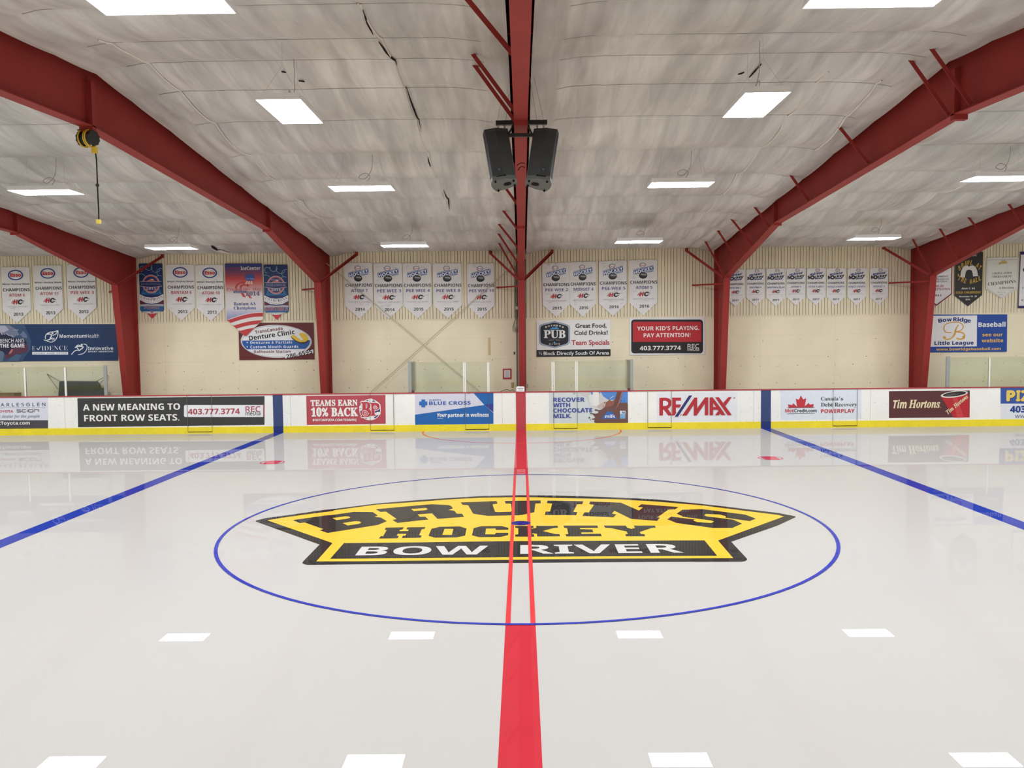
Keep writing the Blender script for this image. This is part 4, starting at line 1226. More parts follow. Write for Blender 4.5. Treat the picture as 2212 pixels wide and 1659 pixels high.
p.finish(o)

# 7 credit recovery panel
o, p = advert('E', [(135, 1230), (825, 1225), (825, 1483), (135, 1490)], (216, 222, 228), 'pale blue advertisement with a half red maple leaf, right of the right blue stripe')
RM_ = (190, 52, 60); GD = (58, 62, 68)
p.poly('maple_leaf', [(203, 1386), (198, 1357), (235, 1363), (242, 1346), (276, 1377), (264, 1307), (290, 1318), (308, 1281), (327, 1315), (353, 1304), (341, 1372), (374, 1344), (384, 1359), (418, 1354), (412, 1384)], RM_, 2)
p.line('rule', [(190, 1386), (426, 1383)], 3.2, GD, 3); p.line('rule', [(190, 1437), (426, 1433)], 3.2, GD, 3)
p.text('lettering', 'Met', 174, 1396, 246, 1424, RM_, 3); p.text('lettering', 'Credit.com', 248, 1395, 443, 1423, GD, 3, 'plain', off=0.02)
p.text('lettering', 'Canada', 479, 1292, 628, 1323, GD, 3, 'serb', off=-0.004); p.text('lettering', 's', 648, 1302, 668, 1323, GD, 3, 'serb', ref='x'); p.line('lettering', [(640, 1290), (636, 1301)], 4, GD, 3)
p.text('lettering', 'Debt Recovery', 479, 1342, 786, 1374, GD, 3, 'serb', off=-0.004)
p.text('lettering', 'POWERPLAY', 479, 1397, 766, 1428, RM_, 3, off=0.006)
p.finish(o)

# 8 coffee panel
o, p = advert('E', [(1060, 1245), (1750, 1238), (1748, 1468), (1060, 1473)], (88, 48, 50), 'dark maroon advertisement with a tilted red coffee cup at the right')
CRM = (232, 216, 176)
p.text('lettering', 'Tim', 1096, 1322, 1210, 1390, CRM, 2, 'sansbi', off=0.01, rot=0); p.text('lettering', 'Hortons', 1228, 1318, 1494, 1386, CRM, 2, 'serbi', off=0.012)
p.oval('lettering', 1499, 1383, 3, 3, CRM, 2)
p.poly('cup', [(1506, 1290), (1560, 1300), (1700, 1282), (1728, 1262), (1746, 1300), (1748, 1468), (1612, 1470)], (178, 40, 46), 1)
p.poly('cup', [(1600, 1298), (1640, 1292), (1700, 1469), (1640, 1470)], (196, 62, 64), 2)
p.oval('cup', 1616, 1270, 116, 27, (222, 216, 208), 3, rot=-7); p.oval('cup', 1618, 1268, 100, 19, (48, 40, 40), 4, rot=-7); p.oval('cup', 1600, 1272, 56, 8, (84, 80, 78), 5, rot=-7)
p.text('cup', 'Tim Hortons', 1525, 1340, 1750, 1374, CRM, 5, 'serbi', rot=40, off=0.012)
p.finish(o)

# 9 pizza phone panel
o, p = advert('E', [(2012, 1212), (2640, 1206), (2640, 1480), (2012, 1492)], (218, 220, 222), 'blue and white advertisement with yellow letters, cut by the right picture edge')
p.rect('blue_field', 2012, 1211, 2640, 1350, (54, 84, 156), 1)
for st, a, b in (('P', 2066, 2132), ('I', 2148, 2176), ('Z', 2190, 2262)):
    p.text('lettering', st, a + 3, 1244, b + 3, 1330, (26, 32, 48), 2, off=0.06); p.text('lettering', st, a, 1241, b, 1326, (222, 192, 96), 3, off=0.05)
p.text('lettering', '403', 2094, 1372, 2226, 1424, (36, 62, 136), 2, off=0.03)
p.text('lettering', 'WWW', 2134, 1446, 2262, 1474, (70, 84, 140), 2, 'plain')
p.finish(o)

# ------------------------------------------------------------------ signs on the back wall
WS = WALL - 0.03


def sign(fr, pts, c, label, Y=WS):
    return advert(fr, pts, c, label, Y, 0.019, 'wall sign', 'wall_sign', 'sponsor signs on the back wall')


# physio sign
o, p = sign('A', [(-420, 672), (1003, 672), (1006, 983), (-420, 992)], (30, 56, 98), 'long navy wall sign with white health emblems, at the left of the wall')
a = 3.95 / 17.015; b = (695 - 530) * 3.95
mo = lambda x, y: (x * a, y * a + b)
def moP(part_, pts, c, lay): p.poly(part_, [mo(*q) for q in pts], c, lay)
moP('picture', [(-900, 110), (900, 105), (1150, 700), (1120, 1000), (800, 1460), (-900, 1470)], (62, 84, 118), 1)
moP('picture', [(-600, 130), (350, 130), (620, 300), (720, 480), (500, 560), (-200, 420)], (120, 128, 150), 2)
moP('picture', [(-600, 150), (200, 140), (330, 300), (120, 400), (-400, 380)], (178, 178, 196), 3)
moP('picture', [(740, 470), (860, 330), (1000, 500), (1000, 600), (860, 590)], (104, 122, 152), 3)
moP('picture', [(-500, 380), (20, 390), (330, 500), (480, 590), (900, 620), (1000, 800), (600, 1180), (200, 1200), (-500, 1050)], (44, 42, 68), 4)
moP('picture', [(480, 980), (900, 800), (1050, 900), (1000, 1100), (760, 1170), (420, 1290), (200, 1370), (260, 1240)], (96, 56, 74), 5)
moP('picture', [(330, 1160), (430, 1010), (490, 1000), (460, 1110), (370, 1190)], (196, 120, 116), 6)
moP('picture', [(180, 1330), (230, 1210), (330, 1200), (380, 1260), (250, 1350)], (96, 52, 66), 6)
for q in ([(20, 390), (60, 460), (110, 480), (110, 440)], [(210, 430), (350, 525), (360, 510), (250, 440)], [(400, 490), (505, 580), (515, 570), (440, 500)], [(120, 440), (190, 480), (195, 450)]):
    moP('picture', q, (214, 216, 226), 6)
moP('picture', [(-200, 1000), (120, 1100), (180, 1200), (100, 1460), (-200, 1470)], (96, 116, 144), 5)
moP('picture', [(380, 1330), (640, 1180), (800, 1250), (700, 1440), (300, 1460)], (72, 100, 132), 5)
p.rect('picture', 480 * a, 292 * a + b, 690 * a, 320 * a + b, (150, 160, 184), 6)
p.text('lettering', 'BENCH AND', 10 * a, 628 * a + b, 900 * a, 765 * a + b, (228, 228, 232), 8, 'sans', off=0.01)
p.text('lettering', 'THE GAME', 10 * a, 808 * a + b, 910 * a, 948 * a + b, (234, 234, 234), 8, off=0.02)
LW = (232, 236, 240)
for pts, wd_ in (([(1610, 660), (1700, 690), (1850, 630), (1960, 600), (2020, 640)], 26), ([(1690, 640), (1670, 560), (1720, 450), (1850, 385), (2000, 370), (2130, 320)], 30),
                 ([(2130, 320), (2140, 430), (2100, 570), (2020, 690), (1880, 750), (1730, 710)], 28), ([(1730, 460), (1840, 450), (1900, 490), (1880, 560), (1840, 610)], 44), ([(1940, 500), (2050, 460), (2125, 340)], 28),
                 ([(1770, 690), (1880, 640), (1990, 640), (1920, 690)], 14)):
    p.curve('leaf_emblem', [mo(*q) for q in pts], wd_ * a, LW, 3)
p.oval('leaf_emblem', *mo(1935, 425), 34 * a, 34 * a, LW, 4)
p.text('lettering', 'Momentum', 509, 759, 735, 789, LW, 3); p.text('lettering', 'Health', 738, 757, 846, 789, LW, 3, 'sans')
p.text('lettering', 'E', 275, 859, 303, 896, LW, 3, 'serb', off=-0.02); p.line('lettering', [(316, 876), (328, 894), (348, 860)], 5, LW, 3)
p.text('lettering', 'IDENCE', 356, 858, 580, 896, LW, 3, 'serb', off=-0.02)
p.rect('lettering', 276, 909, 582, 932, LW, 3); p.text('lettering', 'SPORT AND SPINE', 288, 914, 572, 927, (40, 62, 100), 4, 'sans', space=1.3)
p.text('lettering', 'Innovative', 752, 864, 967, 892, LW, 3); p.text('lettering', 'SPORT MEDICINE', 752, 899, 967, 912, LW, 3)
for pts, wd_ in (([(610, 932), (640, 900), (672, 890), (650, 868), (640, 872)], 7), ([(650, 862), (690, 862), (712, 868), (690, 888), (672, 900)], 9), ([(712, 842), (740, 850), (742, 885), (715, 920), (668, 934)], 6), ([(640, 876), (665, 850), (690, 858)], 6)):
    p.curve('runner_emblem', pts, wd_, LW, 3)
p.oval('runner_emblem', 698, 849, 9, 9, LW, 3)
p.finish(o)

# denture sign
o, p = sign('IN', [(233, 1047), (1306, 1042), (1320, 1568), (246, 1578)], (100, 38, 40), 'maroon wall sign with a white and blue oval, partly under the striped banner tip')
p.oval('oval', 774, 1310, 508, 236, (228, 228, 228), 1, rot=1, n=56)
p.ring('oval', 774, 1310, 497, 226, 3.5, (90, 96, 110), 2, n=56)
def ox(y): return 487 * math.sqrt(max(0, 1 - ((y - 1310) / 220.0) ** 2))
ptl = [(774 - ox(y), y) for y in np.linspace(1300, 1424, 8)]; ptr = [(774 + ox(y), y - 6) for y in np.linspace(1424, 1300, 8)]
p.poly('blue_band', ptl + ptr, (40, 90, 160), 2)
p.text('lettering', 'TransCanada', 470, 1128, 868, 1172, (110, 40, 44), 4, off=0.0, rot=7.5, space=1.1)
p.text('lettering', 'Denture Clinic', 382, 1186, 1042, 1252, (30, 30, 32), 4, rot=7.5)
for st, x0, x1, y0, y1 in (('Dentures & Partials', 404, 1003, 1306, 1344), ('Custom Mouth Guards', 404, 1091, 1368, 1407)):
    p.text('lettering', st, x0, y0, x1, y1, (230, 230, 232), 4, space=1.1)
    p.oval('lettering', 360, (y0 + y1) / 2, 9, 9, (230, 230, 232), 4)
p.text('lettering', 'Dalhousie Station', 456, 1437, 980, 1474, (110, 40, 44), 4, space=1.1)
p.poly('phone_box', [(905, 1512), (1304, 1424), (1309, 1478), (906, 1556)], (232, 232, 232), 5)
p.text('lettering', '286-6595', 916, 1463, 1294, 1521, (28, 28, 30), 6, rot=11)
p.poly('mouth_guard', [(983, 1245), (1005, 1222), (1060, 1270), (1140, 1300), (1238, 1285), (1232, 1320), (1190, 1348), (1130, 1345), (1060, 1318), (1010, 1280)], (60, 58, 56), 4)
p.poly('mouth_guard', [(985, 1240), (1003, 1220), (1040, 1222), (1085, 1262), (1132, 1294), (1160, 1296), (1150, 1270), (1104, 1212), (1116, 1190), (1165, 1190), (1200, 1205), (1232, 1255), (1236, 1288), (1190, 1318), (1120, 1322), (1060, 1298)], (222, 190, 60), 5)
p.finish(o)

# pub sign
o, p = sign('PB', [(110, 85), (2075, 62), (2075, 1030), (115, 1055)], (230, 228, 224), 'white wall sign with a black hexagonal pub badge, right of the central column')
p.poly('black_bar', [(115, 875), (2075, 850), (2075, 1030), (115, 1055)], (34, 32, 36), 1)
HX = [(585, 108), (760, 150), (915, 192), (970, 222), (994, 275), (997, 460), (995, 650), (975, 700), (925, 738), (760, 780), (585, 820), (410, 780), (245, 740), (195, 705), (176, 655), (172, 460), (172, 270), (195, 218), (250, 188), (410, 150)]
hx = lambda s: [(585 + (x - 585) * s, 463 + (y - 463) * s) for x, y in HX]
p.poly('badge', hx(1.0), (40, 54, 76), 1); p.poly('badge', hx(.972), (228, 230, 232), 2); p.poly('badge', hx(.955), (70, 100, 140), 3); p.poly('badge', hx(.945), (170, 190, 220), 4); p.poly('badge', hx(.905), (34, 33, 38), 5)
for k, ch in enumerate('BOWNESS'):
    t = (k - 3) / 3.0; x = 585 + t * 222; y = 222 + t * t * 42
    p.text('badge_lettering', ch, x - 24, y - 24, x + 24, y + 22, (222, 222, 220), 7, 'serb' if ch == 'W' else 'sbold', rot=-t * 22)
p.poly('mountain', [(445, 330), (545, 258), (585, 285), (635, 246), (722, 325)], (72, 140, 196), 7)
p.line('badge_lettering', [(300, 328), (845, 322)], 6, (62, 84, 110), 6); p.line('badge_lettering', [(300, 575), (862, 568)], 6, (62, 84, 110), 6)
for ch, x0, x1 in (('P', 305, 482), ('U', 488, 690), ('B', 697, 875)):
    p.text('badge_lettering', ch, x0, 352, x1, 550, (230, 230, 228), 7, 'serb', off=0.02)
for s in (-1, 1): p.oval('badge_lettering', 585 + s * 85, 610, 78, 14, (116, 112, 106), 7, rot=s * 5)
p.poly('badge_lettering', [(555, 672), (583, 648), (612, 668), (600, 690), (570, 690)], (96, 174, 206), 7)
p.text('badge_lettering', 'Est 2010', 440, 690, 728, 732, (214, 214, 212), 7, 'sansbi', off=-0.01, space=1.2)
for st, x0, x1, y0, y1, c in (('Great Food,', 1145, 1965, 172, 280, (44, 42, 46)), ('Cold Drinks!', 1113, 1996, 360, 467, (44, 42, 46)), ('Team Specials', 1044, 2042, 610, 735, (178, 58, 64))):
    p.text('lettering', st, x0, y0, x1, y1, c, 3, 'plain', off=0.022)
p.text('lettering', 'Block Directly South Of Arena', 300, 910, 2035, 1000, (230, 230, 228), 3, 'plain', off=0.02)
p.text('lettering', '1', 165, 920, 186, 960, (230, 230, 228), 3); p.text('lettering', '2', 220, 965, 258, 1006, (230, 230, 228), 3); p.line('lettering', [(170, 1005), (245, 915)], 6, (230, 230, 228), 3)
p.finish(o)

# pay attention sign
o, p = sign('D', [(868, 622), (1508, 614), (1512, 930), (873, 938)], (226, 226, 226), 'white edged wall sign with a red and black rounded panel, right of the pub sign')
p.rrect('black_panel', 883, 633, 1495, 922, 26, (36, 34, 36), 1)
p.rrect('red_panel', 897, 652, 1481, 824, 14, (186, 44, 52), 2); p.rect('red_panel', 897, 760, 1481, 824, (186, 44, 52), 3)
p.text('lettering', 'YOUR KID’S PLAYING,', 933, 690, 1462, 724, WH, 4)
p.text('lettering', 'PAY ATTENTION!', 988, 749, 1388, 783, WH, 4)
p.text('lettering', '403.777.3774', 955, 858, 1306, 894, WH, 4)
rec(p, 0, 1363, 842, 1461, 900, WH)
p.finish(o)

# baseball sign
o, p = sign('RT', [(60, 992), (1300, 990), (1294, 1525), (60, 1535)], (36, 72, 152), 'blue and white baseball wall sign with a gold script capital, right end of the wall')
p.poly('white_field', [(70, 1012), (867, 1005), (862, 1448), (70, 1453)], (230, 228, 228), 1)
NV = (36, 50, 116)
for k, ch in enumerate('Bow Ridge'):
    if ch == ' ': continue
    xs_ = (310, 372, 432, 0, 525, 586, 612, 674, 728)[k]; ww_ = (55, 52, 70, 0, 54, 18, 54, 52, 48)[k]; t = (xs_ + ww_ / 2 - 540) / 230.0
    y = 1062 + t * t * 22
    p.text('lettering', ch, xs_, y - 28, xs_ + ww_, y + 26, NV, 3, rot=-t * 10, off=0.02, ref='x' if ch in 'ow' else 'H') if ch not in 'ow' else p.text('lettering', ch, xs_, y - 14, xs_ + ww_, y + 26, NV, 3, rot=-t * 10, off=0.02, ref='x')
p.text('lettering', 'Little League', 256, 1374, 815, 1424, NV, 3, off=0.02)
GO = (216, 162, 64)
p.curve('gold_capital', [(500, 1250), (420, 1245), (390, 1190), (420, 1130), (520, 1102), (620, 1110), (668, 1160), (640, 1215), (560, 1240)], 13, GO, 3)
p.curve('gold_capital', [(560, 1240), (650, 1250), (688, 1290), (672, 1330), (620, 1345), (570, 1330)], 18, GO, 3)
p.curve('gold_capital', [(600, 1140), (560, 1200), (535, 1280), (490, 1335), (420, 1345), (380, 1310)], 16, GO, 3)
p.poly('gold_capital', [(596, 1135), (560, 1190), (540, 1260), (505, 1320), (530, 1320), (562, 1270), (572, 1200), (604, 1140)], GO, 3)
p.oval('gold_capital', 398, 1322, 20, 18, GO, 3); p.oval('gold_capital', 672, 1320, 18, 24, GO, 3)
p.text('lettering', 'Baseball', 885, 1104, 1272, 1168, (232, 232, 232), 3, off=0.02)
p.text('lettering', 'see our', 942, 1268, 1232, 1304, (222, 178, 96), 3, off=0.02, ref='x'); p.text('lettering', 'website', 932, 1352, 1240, 1389, (222, 178, 96), 3, off=0.02, ref='x')
p.text('lettering', 'www.bowridgebaseball.com', 280, 1476, 1206, 1505, (222, 178, 96), 3, off=0.015, ref='x')
p.finish(o)

# ------------------------------------------------------------------ championship banners hung on the siding
BY = SY - 0.03
CLOTH = mat('white_banner_cloth', (228, 225, 222), 0.55, 0.10, 3.0, 0.3, bump=0.25, bscale=7.0)
EYE = mat('banner_grommet', (150, 146, 140), 0.4, 0.05, 8.0, 0.5, 0.6)


def banner(fr, tl, tr, tip, shoulder, label, grp, mtl=CLOTH, Y=BY, pts=None):
    """u,v drawing units: 0..1 across, 0..1 from the top edge to the tip"""
    a, b, c = onY(*px(fr, *tl), Y), onY(*px(fr, *tr), Y), onY(*px(fr, *tip), Y)
    xa, xb, zt, zb = float(a[0]), float(b[0]), float((a[2] + b[2]) / 2), float(c[2])
    sl = float(b[2] - a[2]) / (xb - xa)
    mp = lambda u, v: (xa + (xb - xa) * u, zt + (zb - zt) * v + sl * (xb - xa) * (u - 0.5) * (1 - v))
    ol = pts or [(0, 0), (0, shoulder), (0.5, 1), (1, shoulder), (1, 0)]
    o = panel('championship_banner', [mp(*q) for q in ol], Y, 0.006, None, label, 'banner', grp, mtl)
    p = Print(Y, mp)
    m = MB()
    for u in (0.03, 0.5, 0.97):
        cx, cy = mp(u, 0.012)
        m.add([(cx + 0.011 * math.cos(t), Y - 0.002, cy + 0.011 * math.sin(t)) for t in np.linspace(0, 2 * math.pi, 9)[:-1]], [tuple(range(8))], EYE)
    p.parts['grommets'] = m
    m = MB(); x0, z0 = mp(0.02, 0.004); x1, z1 = mp(0.98, 0.004); m.box((min(x0, x1), Y + 0.0065, z0 - 0.012), (max(x0, x1), Y + 0.014, z0 + 0.0), EYE)
    part(m, 'top_batten', o)
    return o, p


def hc(p, x0, x1, y0, y1):
    """red H and black C with speed bars"""
    R_, K = (176, 48, 54), (44, 42, 44); w_ = x1 - x0; h = y1 - y0
    X = lambda u: x0 + w_ * u
    Yv = lambda v: y0 + h * v
    p.text('association_mark', 'H', X(.16), Yv(0), X(.50), Yv(1), R_, 3, 'sansbi', off=0.04)
    p.text('association_mark', 'C', X(.52), Yv(0), X(.86), Yv(1), K, 3, 'sansbi', off=0.05)
    for c_, pts in ((R_, ((.10, .22, .28), (.04, .2, .5), (0, .18, .74))), (K, ((.78, 1.0, .30), (.76, .92, .72)))):
        for a_, b_, v_ in pts: p.rect('association_mark', X(a_), Yv(v_ - .07), X(b_), Yv(v_ + .07), c_, 3)


def scribble(p, n, seed, c=(176, 174, 182)):
    r = np.random.RandomState(seed)
    for i in range(n):
        u, v = r.uniform(.06, .8), r.choice([r.uniform(.02, .1), r.uniform(.27, .34), r.uniform(.53, .6), r.uniform(.68, .78)])
        pts = [(u + k * .030, v + r.normal() * .003 - k * 0.001) for k in range(5)]
        p.line('signatures', pts, 0.005, c, 1)


INK = (52, 50, 52)
def esso(fr, tl, tr, tip, team, year, label):
    o, p = banner(fr, tl, tr, tip, .77, label, 'white and red 2013 champions banners')
    p.ring('oval_emblem', .51, .142, .268, .094, .05, (50, 70, 138), 2, wy=.020, n=40)
    p.text('oval_emblem', 'E', .33, .112, .42, .170, (196, 48, 56), 3, off=0.03); p.text('oval_emblem', 'sso', .425, .124, .70, .170, (196, 48, 56), 3, off=0.03, ref='x')
    p.text('lettering', 'Minor Hockey Week', .04, .290, .985, .316, INK, 2)
    p.text('lettering', 'CHAMPIONS', .05, .378, .985, .432, INK, 2)
    wd_ = .28 + .042 * (len(team) - 6)
    p.text('lettering', team, .53 - wd_, .474, .53 + wd_, .526, (178, 56, 66), 2, 'sbold', off=-0.006)
    hc(p, .32, .77, .585, .662)
    p.text('lettering', 'HOCKEY CALGARY', .20, .697, .90, .716, (150, 150, 154), 2, 'sans', space=1.2)
    p.text('lettering', year, .385, .817, .72, .872, INK, 2)
    scribble(p, 5, len(team) + int(tl[0]), (176, 174, 180)); p.finish(o)


esso('A', (5, 187), (250, 185), (138, 662), 'ATOM 6', '2013', 'white pennant banner reading ATOM 6 2013 with a blue ring emblem, leftmost on the wall')
esso('A', (283, 172), (523, 170), (427, 650), 'ATOM 11', '2013', 'white pennant banner reading ATOM 11 2013 with a blue ring emblem')
esso('A', (565, 165), (808, 163), (705, 640), 'PEE WEE 3', '2013', 'white pennant banner reading PEE WEE 3 2013, its corner behind the far left frame')
esso('A', (1413, 163), (1653, 163), (1540, 640), 'BANTAM 6', '2013', 'white pennant banner reading BANTAM 6 2013 with a blue ring emblem')
esso('A', (1667, 168), (1903, 165), (1792, 645), 'ATOM 10', '2013', 'white pennant banner reading ATOM 10 2013 beside the red and blue banner')


def hockeyweek(fr, tl, tr, tip, team, year, label, n):
    o, p = banner(fr, tl, tr, tip, .765, label, 'white hockey week champions banners')
    p.ring('oval_emblem', .48, .094, .115, .042, .02, (50, 60, 110), 4, wy=.009, n=28); p.oval('oval_emblem', .48, .094, .097, .034, (232, 228, 226), 4)
    p.text('oval_emblem', 'Esso', .40, .082, .56, .106, (190, 80, 80), 5)
    p.poly('hockey_mark', [(.14, .19), (.84, .10), (.86, .11), (.87, .175), (.18, .262), (.16, .25)], (44, 76, 144), 2)
    p.text('hockey_mark', 'HOCKEY', .165, .155, .865, .212, (228, 230, 234), 3, rot=15, off=0.03)
    p.line('hockey_mark', [(.14, .178), (.44, .135)], .008, (90, 110, 160), 2)
    p.poly('hockey_mark', [(.62, .215), (.86, .19), (.87, .205), (.63, .232)], (104, 138, 184), 3)
    p.oval('puck', .495, .277, .148, .060, (40, 40, 42), 5, rot=0); p.oval('puck', .515, .262, .122, .040, (66, 66, 68), 6)
    p.text('puck', 'WEEK', .42, .25, .61, .275, (206, 206, 206), 7, rot=-6)
    p.text('lettering', 'CHAMPIONS', .036, .372, .995, .428, INK, 2)
    wd_ = min(.46, .062 * len(team) * .66 + .05)
    p.text('lettering', team, .53 - wd_, .470, .53 + wd_, .522, (66, 66, 132), 2, 'sbold', off=-0.006)
    hc(p, .29, .755, .578, .650)
    p.text('lettering', 'HOCKEY CALGARY', .145, .688, .89, .711, (140, 140, 144), 2, 'sans', space=1.2)
    p.text('lettering', year, .365, .808, .71, .860, INK, 2)
    scribble(p, n, int(tl[0]) + n); p.finish(o)


hockeyweek('B', (1040, 150), (1278, 148), (1168, 625), 'ATOM 7', '2014', 'white pennant banner reading ATOM 7 2014 crossed by the bracing rod', 10)
hockeyweek('B', (1290, 153), (1535, 150), (1422, 628), 'PEE WEE 3', '2014', 'white pennant banner reading PEE WEE 3 2014 with signatures', 26)
hockeyweek('B', (1540, 153), (1780, 150), (1670, 623), 'PEE WEE 4', '2015', 'white pennant banner reading PEE WEE 4 2015', 5)
hockeyweek('B', (1797, 153), (2040, 152), (1928, 622), 'PEE WEE 8', '2015', 'white pennant banner reading PEE WEE 8 2015', 5)
hockeyweek('C', (665, 158), (897, 152), (787, 622), 'PEE WEE 10', '2015', 'white pennant banner reading PEE WEE 10 2015 set apart near the central column', 8)
hockeyweek('D', (123, 155), (355, 145), (240, 612), 'PEE WEE 2', '2015', 'white signed pennant banner reading PEE WEE 2 2015, touching the next one', 24)
hockeyweek('D', (356, 145), (580, 138), (473, 610), 'MIDGET 4', '2016', 'white pennant banner reading MIDGET 4 2016', 16)
hockeyweek('D', (605, 138), (845, 128), (732, 603), 'PEE WEE 5', '2016', 'white signed pennant banner reading PEE WEE 5 2016', 24)
hockeyweek('D', (865, 128), (1105, 122), (990, 597), 'ATOM 5', '2016', 'white pennant banner reading ATOM 5 2016', 10)


def minor(fr, tl, tr, tip, team, label):
    o, p = banner(fr, tl, tr, tip, .76, label, 'small white 2017 champions banners')
    p.ring('oval_emblem', .57, .056, .118, .040, .026, (130, 80, 96), 2, wy=.011, n=28); p.text('oval_emblem', 'Esso', .50, .047, .64, .064, (170, 100, 110), 2)
    p.text('hockey_mark', 'minor', .15, .125, .87, .172, (44, 60, 120), 2, 'sansbi', rot=8, off=0.04, ref='x')
    p.text('hockey_mark', 'h', .05, .205, .17, .285, (46, 46, 60), 3, 'sansbi', rot=8, off=0.05); p.text('hockey_mark', 'ckey', .42, .18, .94, .24, (46, 46, 60), 3, 'sansbi', rot=8, off=0.04)
    p.ring('hockey_mark', .30, .245, .125, .055, .075, (52, 46, 52), 3, wy=.034, n=24)
    p.text('hockey_mark', 'week', .44, .262, .84, .292, (44, 60, 120), 3, 'sansbi', rot=4, off=0.04, ref='x')
    p.text('lettering', 'CHAMPIONS', .055, .368, .94, .422, (70, 66, 68), 2)
    wd_ = min(.45, .05 * len(team) * .62 + .06)
    p.text('lettering', team, .5 - wd_, .474, .5 + wd_, .520, (84, 92, 150), 2, 'sbold', off=-0.006)
    hc(p, .28, .735, .572, .648)
    p.text('lettering', 'HOCKEY CALGARY', .12, .680, .87, .700, (168, 168, 170), 2, 'sans', space=1.2)
    p.text('lettering', '2017', .325, .808, .68, .860, (60, 58, 60), 2)
    scribble(p, 5, int(tl[0]), (186, 186, 190)); p.finish(o)


minor('P', (1568.8, 582.4), (1608.6, 581.8), (1588.7, 662.2), 'BANTAM 3', 'small 2017 banner reading BANTAM 3, its left edge behind the red frame')
minor('P', (1612.2, 581.8), (1652.3, 580.9), (1632.4, 660.7), 'BANTAM 5', 'small 2017 banner reading BANTAM 5')
minor('E', (15, 200), (178, 197), (97, 520), 'BANTAM 6 BLUE', 'small 2017 banner reading BANTAM 6 BLUE')
minor('E', (185, 197), (350, 195), (272, 513), 'ATOM 1', 'small 2017 banner reading ATOM 1')
minor('E', (358, 197), (520, 193), (440, 512), 'ATOM 4 WEST', 'small 2017 banner reading ATOM 4 WEST')
minor('E', (530, 197), (690, 193), (608, 512), 'NOVICE 4 NORTH', 'small 2017 banner reading NOVICE 4 NORTH')
minor('E', (708, 197), (867, 193), (783, 512), 'NOVICE 5 NORTH', 'small 2017 banner reading NOVICE 5 NORTH')
minor('E', (898, 195), (1055, 192), (972, 510), 'MIDGET 3', 'small 2017 banner reading MIDGET 3, set apart at the right of its row')


# blue tournament banners
def tourney(fr, tl, tr, tip, label, year, team, first):
    m_ = mat('navy_banner_cloth', (36, 56, 104), 0.5, 0.25, 4.0, 0.35)
    o, p = banner(fr, tl, tr, tip, .865, label, 'navy tournament banners', m_, BY, [(0, 0), (0, .845), (.08, .875), (.3, .885), (.5, 1), (.7, .885), (.92, .875), (1, .845), (1, 0)])
    TEAL = (38, 104, 150); PK = (196, 110, 106); LB = (150, 186, 204)
    p.poly('swirl', [(.2, .52), (.8, .52), (.7, .3), (.95, .56), (.05, .56), (.3, .3)], TEAL, 1)
    for cx, cy, r, a0, a1 in ((.16, .10, .13, 90, 330), (.42, .06, .16, 0, 200), (.72, .08, .20, 20, 220), (.93, .16, .18, 120, 300), (.10, .26, .18, 200, 340), (.85, .30, .20, 180, 300)):
        p.ring('swirl', cx, cy, r, r * .42, .016, LB, 2, a0, a1, 18, wy=.007)
    p.oval('roundel', .5, .37, .37, .168, (196, 172, 172), 2, n=40); p.oval('roundel', .5, .37, .345, .156, PK, 3, n=40); p.oval('roundel', .5, .37, .30, .136, (40, 56, 106), 4, n=40)
    p.poly('roundel', [(.26, .335), (.4, .30), (.5, .275), (.62, .30), (.74, .335)], PK, 5); p.oval('roundel', .56, .29, .05, .012, (226, 210, 206), 6)
    p.poly('roundel', [(.05, .325), (.95, .325), (.97, .41), (.5, .435), (.03, .41)], (40, 52, 96), 6); p.poly('roundel', [(.05, .322), (.95, .322), (.95, .333), (.05, .333)], (176, 160, 172), 7); p.poly('roundel', [(.03, .404), (.5, .43), (.97, .404), (.97, .414), (.5, .441), (.03, .414)], (176, 160, 172), 7)
    p.text('roundel', 'PHOENIX', .30, .262, .70, .288, (160, 150, 170), 6) if not first else None
    p.text('roundel', 'INVITATIONAL', .08, .350, .92, .392, (150, 166, 190) if not first else (120, 126, 146), 8, 'serb', off=-0.01)
    p.text('roundel', year, .30, .438, .70, .476, (214, 210, 212), 8, 'serb')
    p.poly('ribbon', [(0, .555), (.25, .605), (.5, .618), (.75, .605), (1, .555), (1, .66), (.75, .715), (.5, .728), (.25, .715), (0, .66)], (228, 224, 222), 2)
    for k, ch in enumerate('CHAMPIONS'):
        t = (k - 4) / 4.0; x = .5 + t * .41; y = .655 - t * t * .045
        p.text('ribbon', ch, x - .045, y - .024, x + .045, y + .020, (70, 74, 104), 3, 'serb', rot=t * 13, off=-0.012)
    for k in range(13):
        t = (k - 6) / 6.0; p.oval('ribbon', .5 + t * .44, .702 - t * t * .048, .016, .0065, (40, 44, 84), 3, n=6)
    p.poly('lower_field', [(0, .675), (.25, .728), (0, .735)], (100, 34, 52), 2); p.poly('lower_field', [(1, .675), (.75, .728), (1, .735)], (100, 34, 52), 2)
    p.poly('lower_field', [(0, .74), (.25, .735), (.5, .745), (.75, .735), (1, .74), (1, .775), (0, .775)], (178, 178, 182), 2)
    p.poly('lower_field', [(0, .775), (1, .775), (1, .845), (.92, .866), (.08, .866), (0, .845)], (44, 96, 150), 3)
    p.poly('lower_field', [(.08, .868), (.92, .868), (.7, .90), (.5, .92), (.3, .90)], (204, 202, 198), 3)
    p.poly('lower_field', [(.30, .912), (.70, .912), (.5, 1)], (198, 54, 60), 4)
    if team: p.text('lower_field', team, .05, .770, .96, .832, (206, 168, 166), 5, off=0.05); p.text('lower_field', team, .06, .772, .95, .830, (116, 50, 70), 6)
    else: p.text('lower_field', 'PEEWEE', .18, .772, .82, .826, (150, 118, 130), 5, off=0.03); p.oval('lower_field', .5, .875, .06, .024, (146, 116, 130), 5)
    p.finish(o)


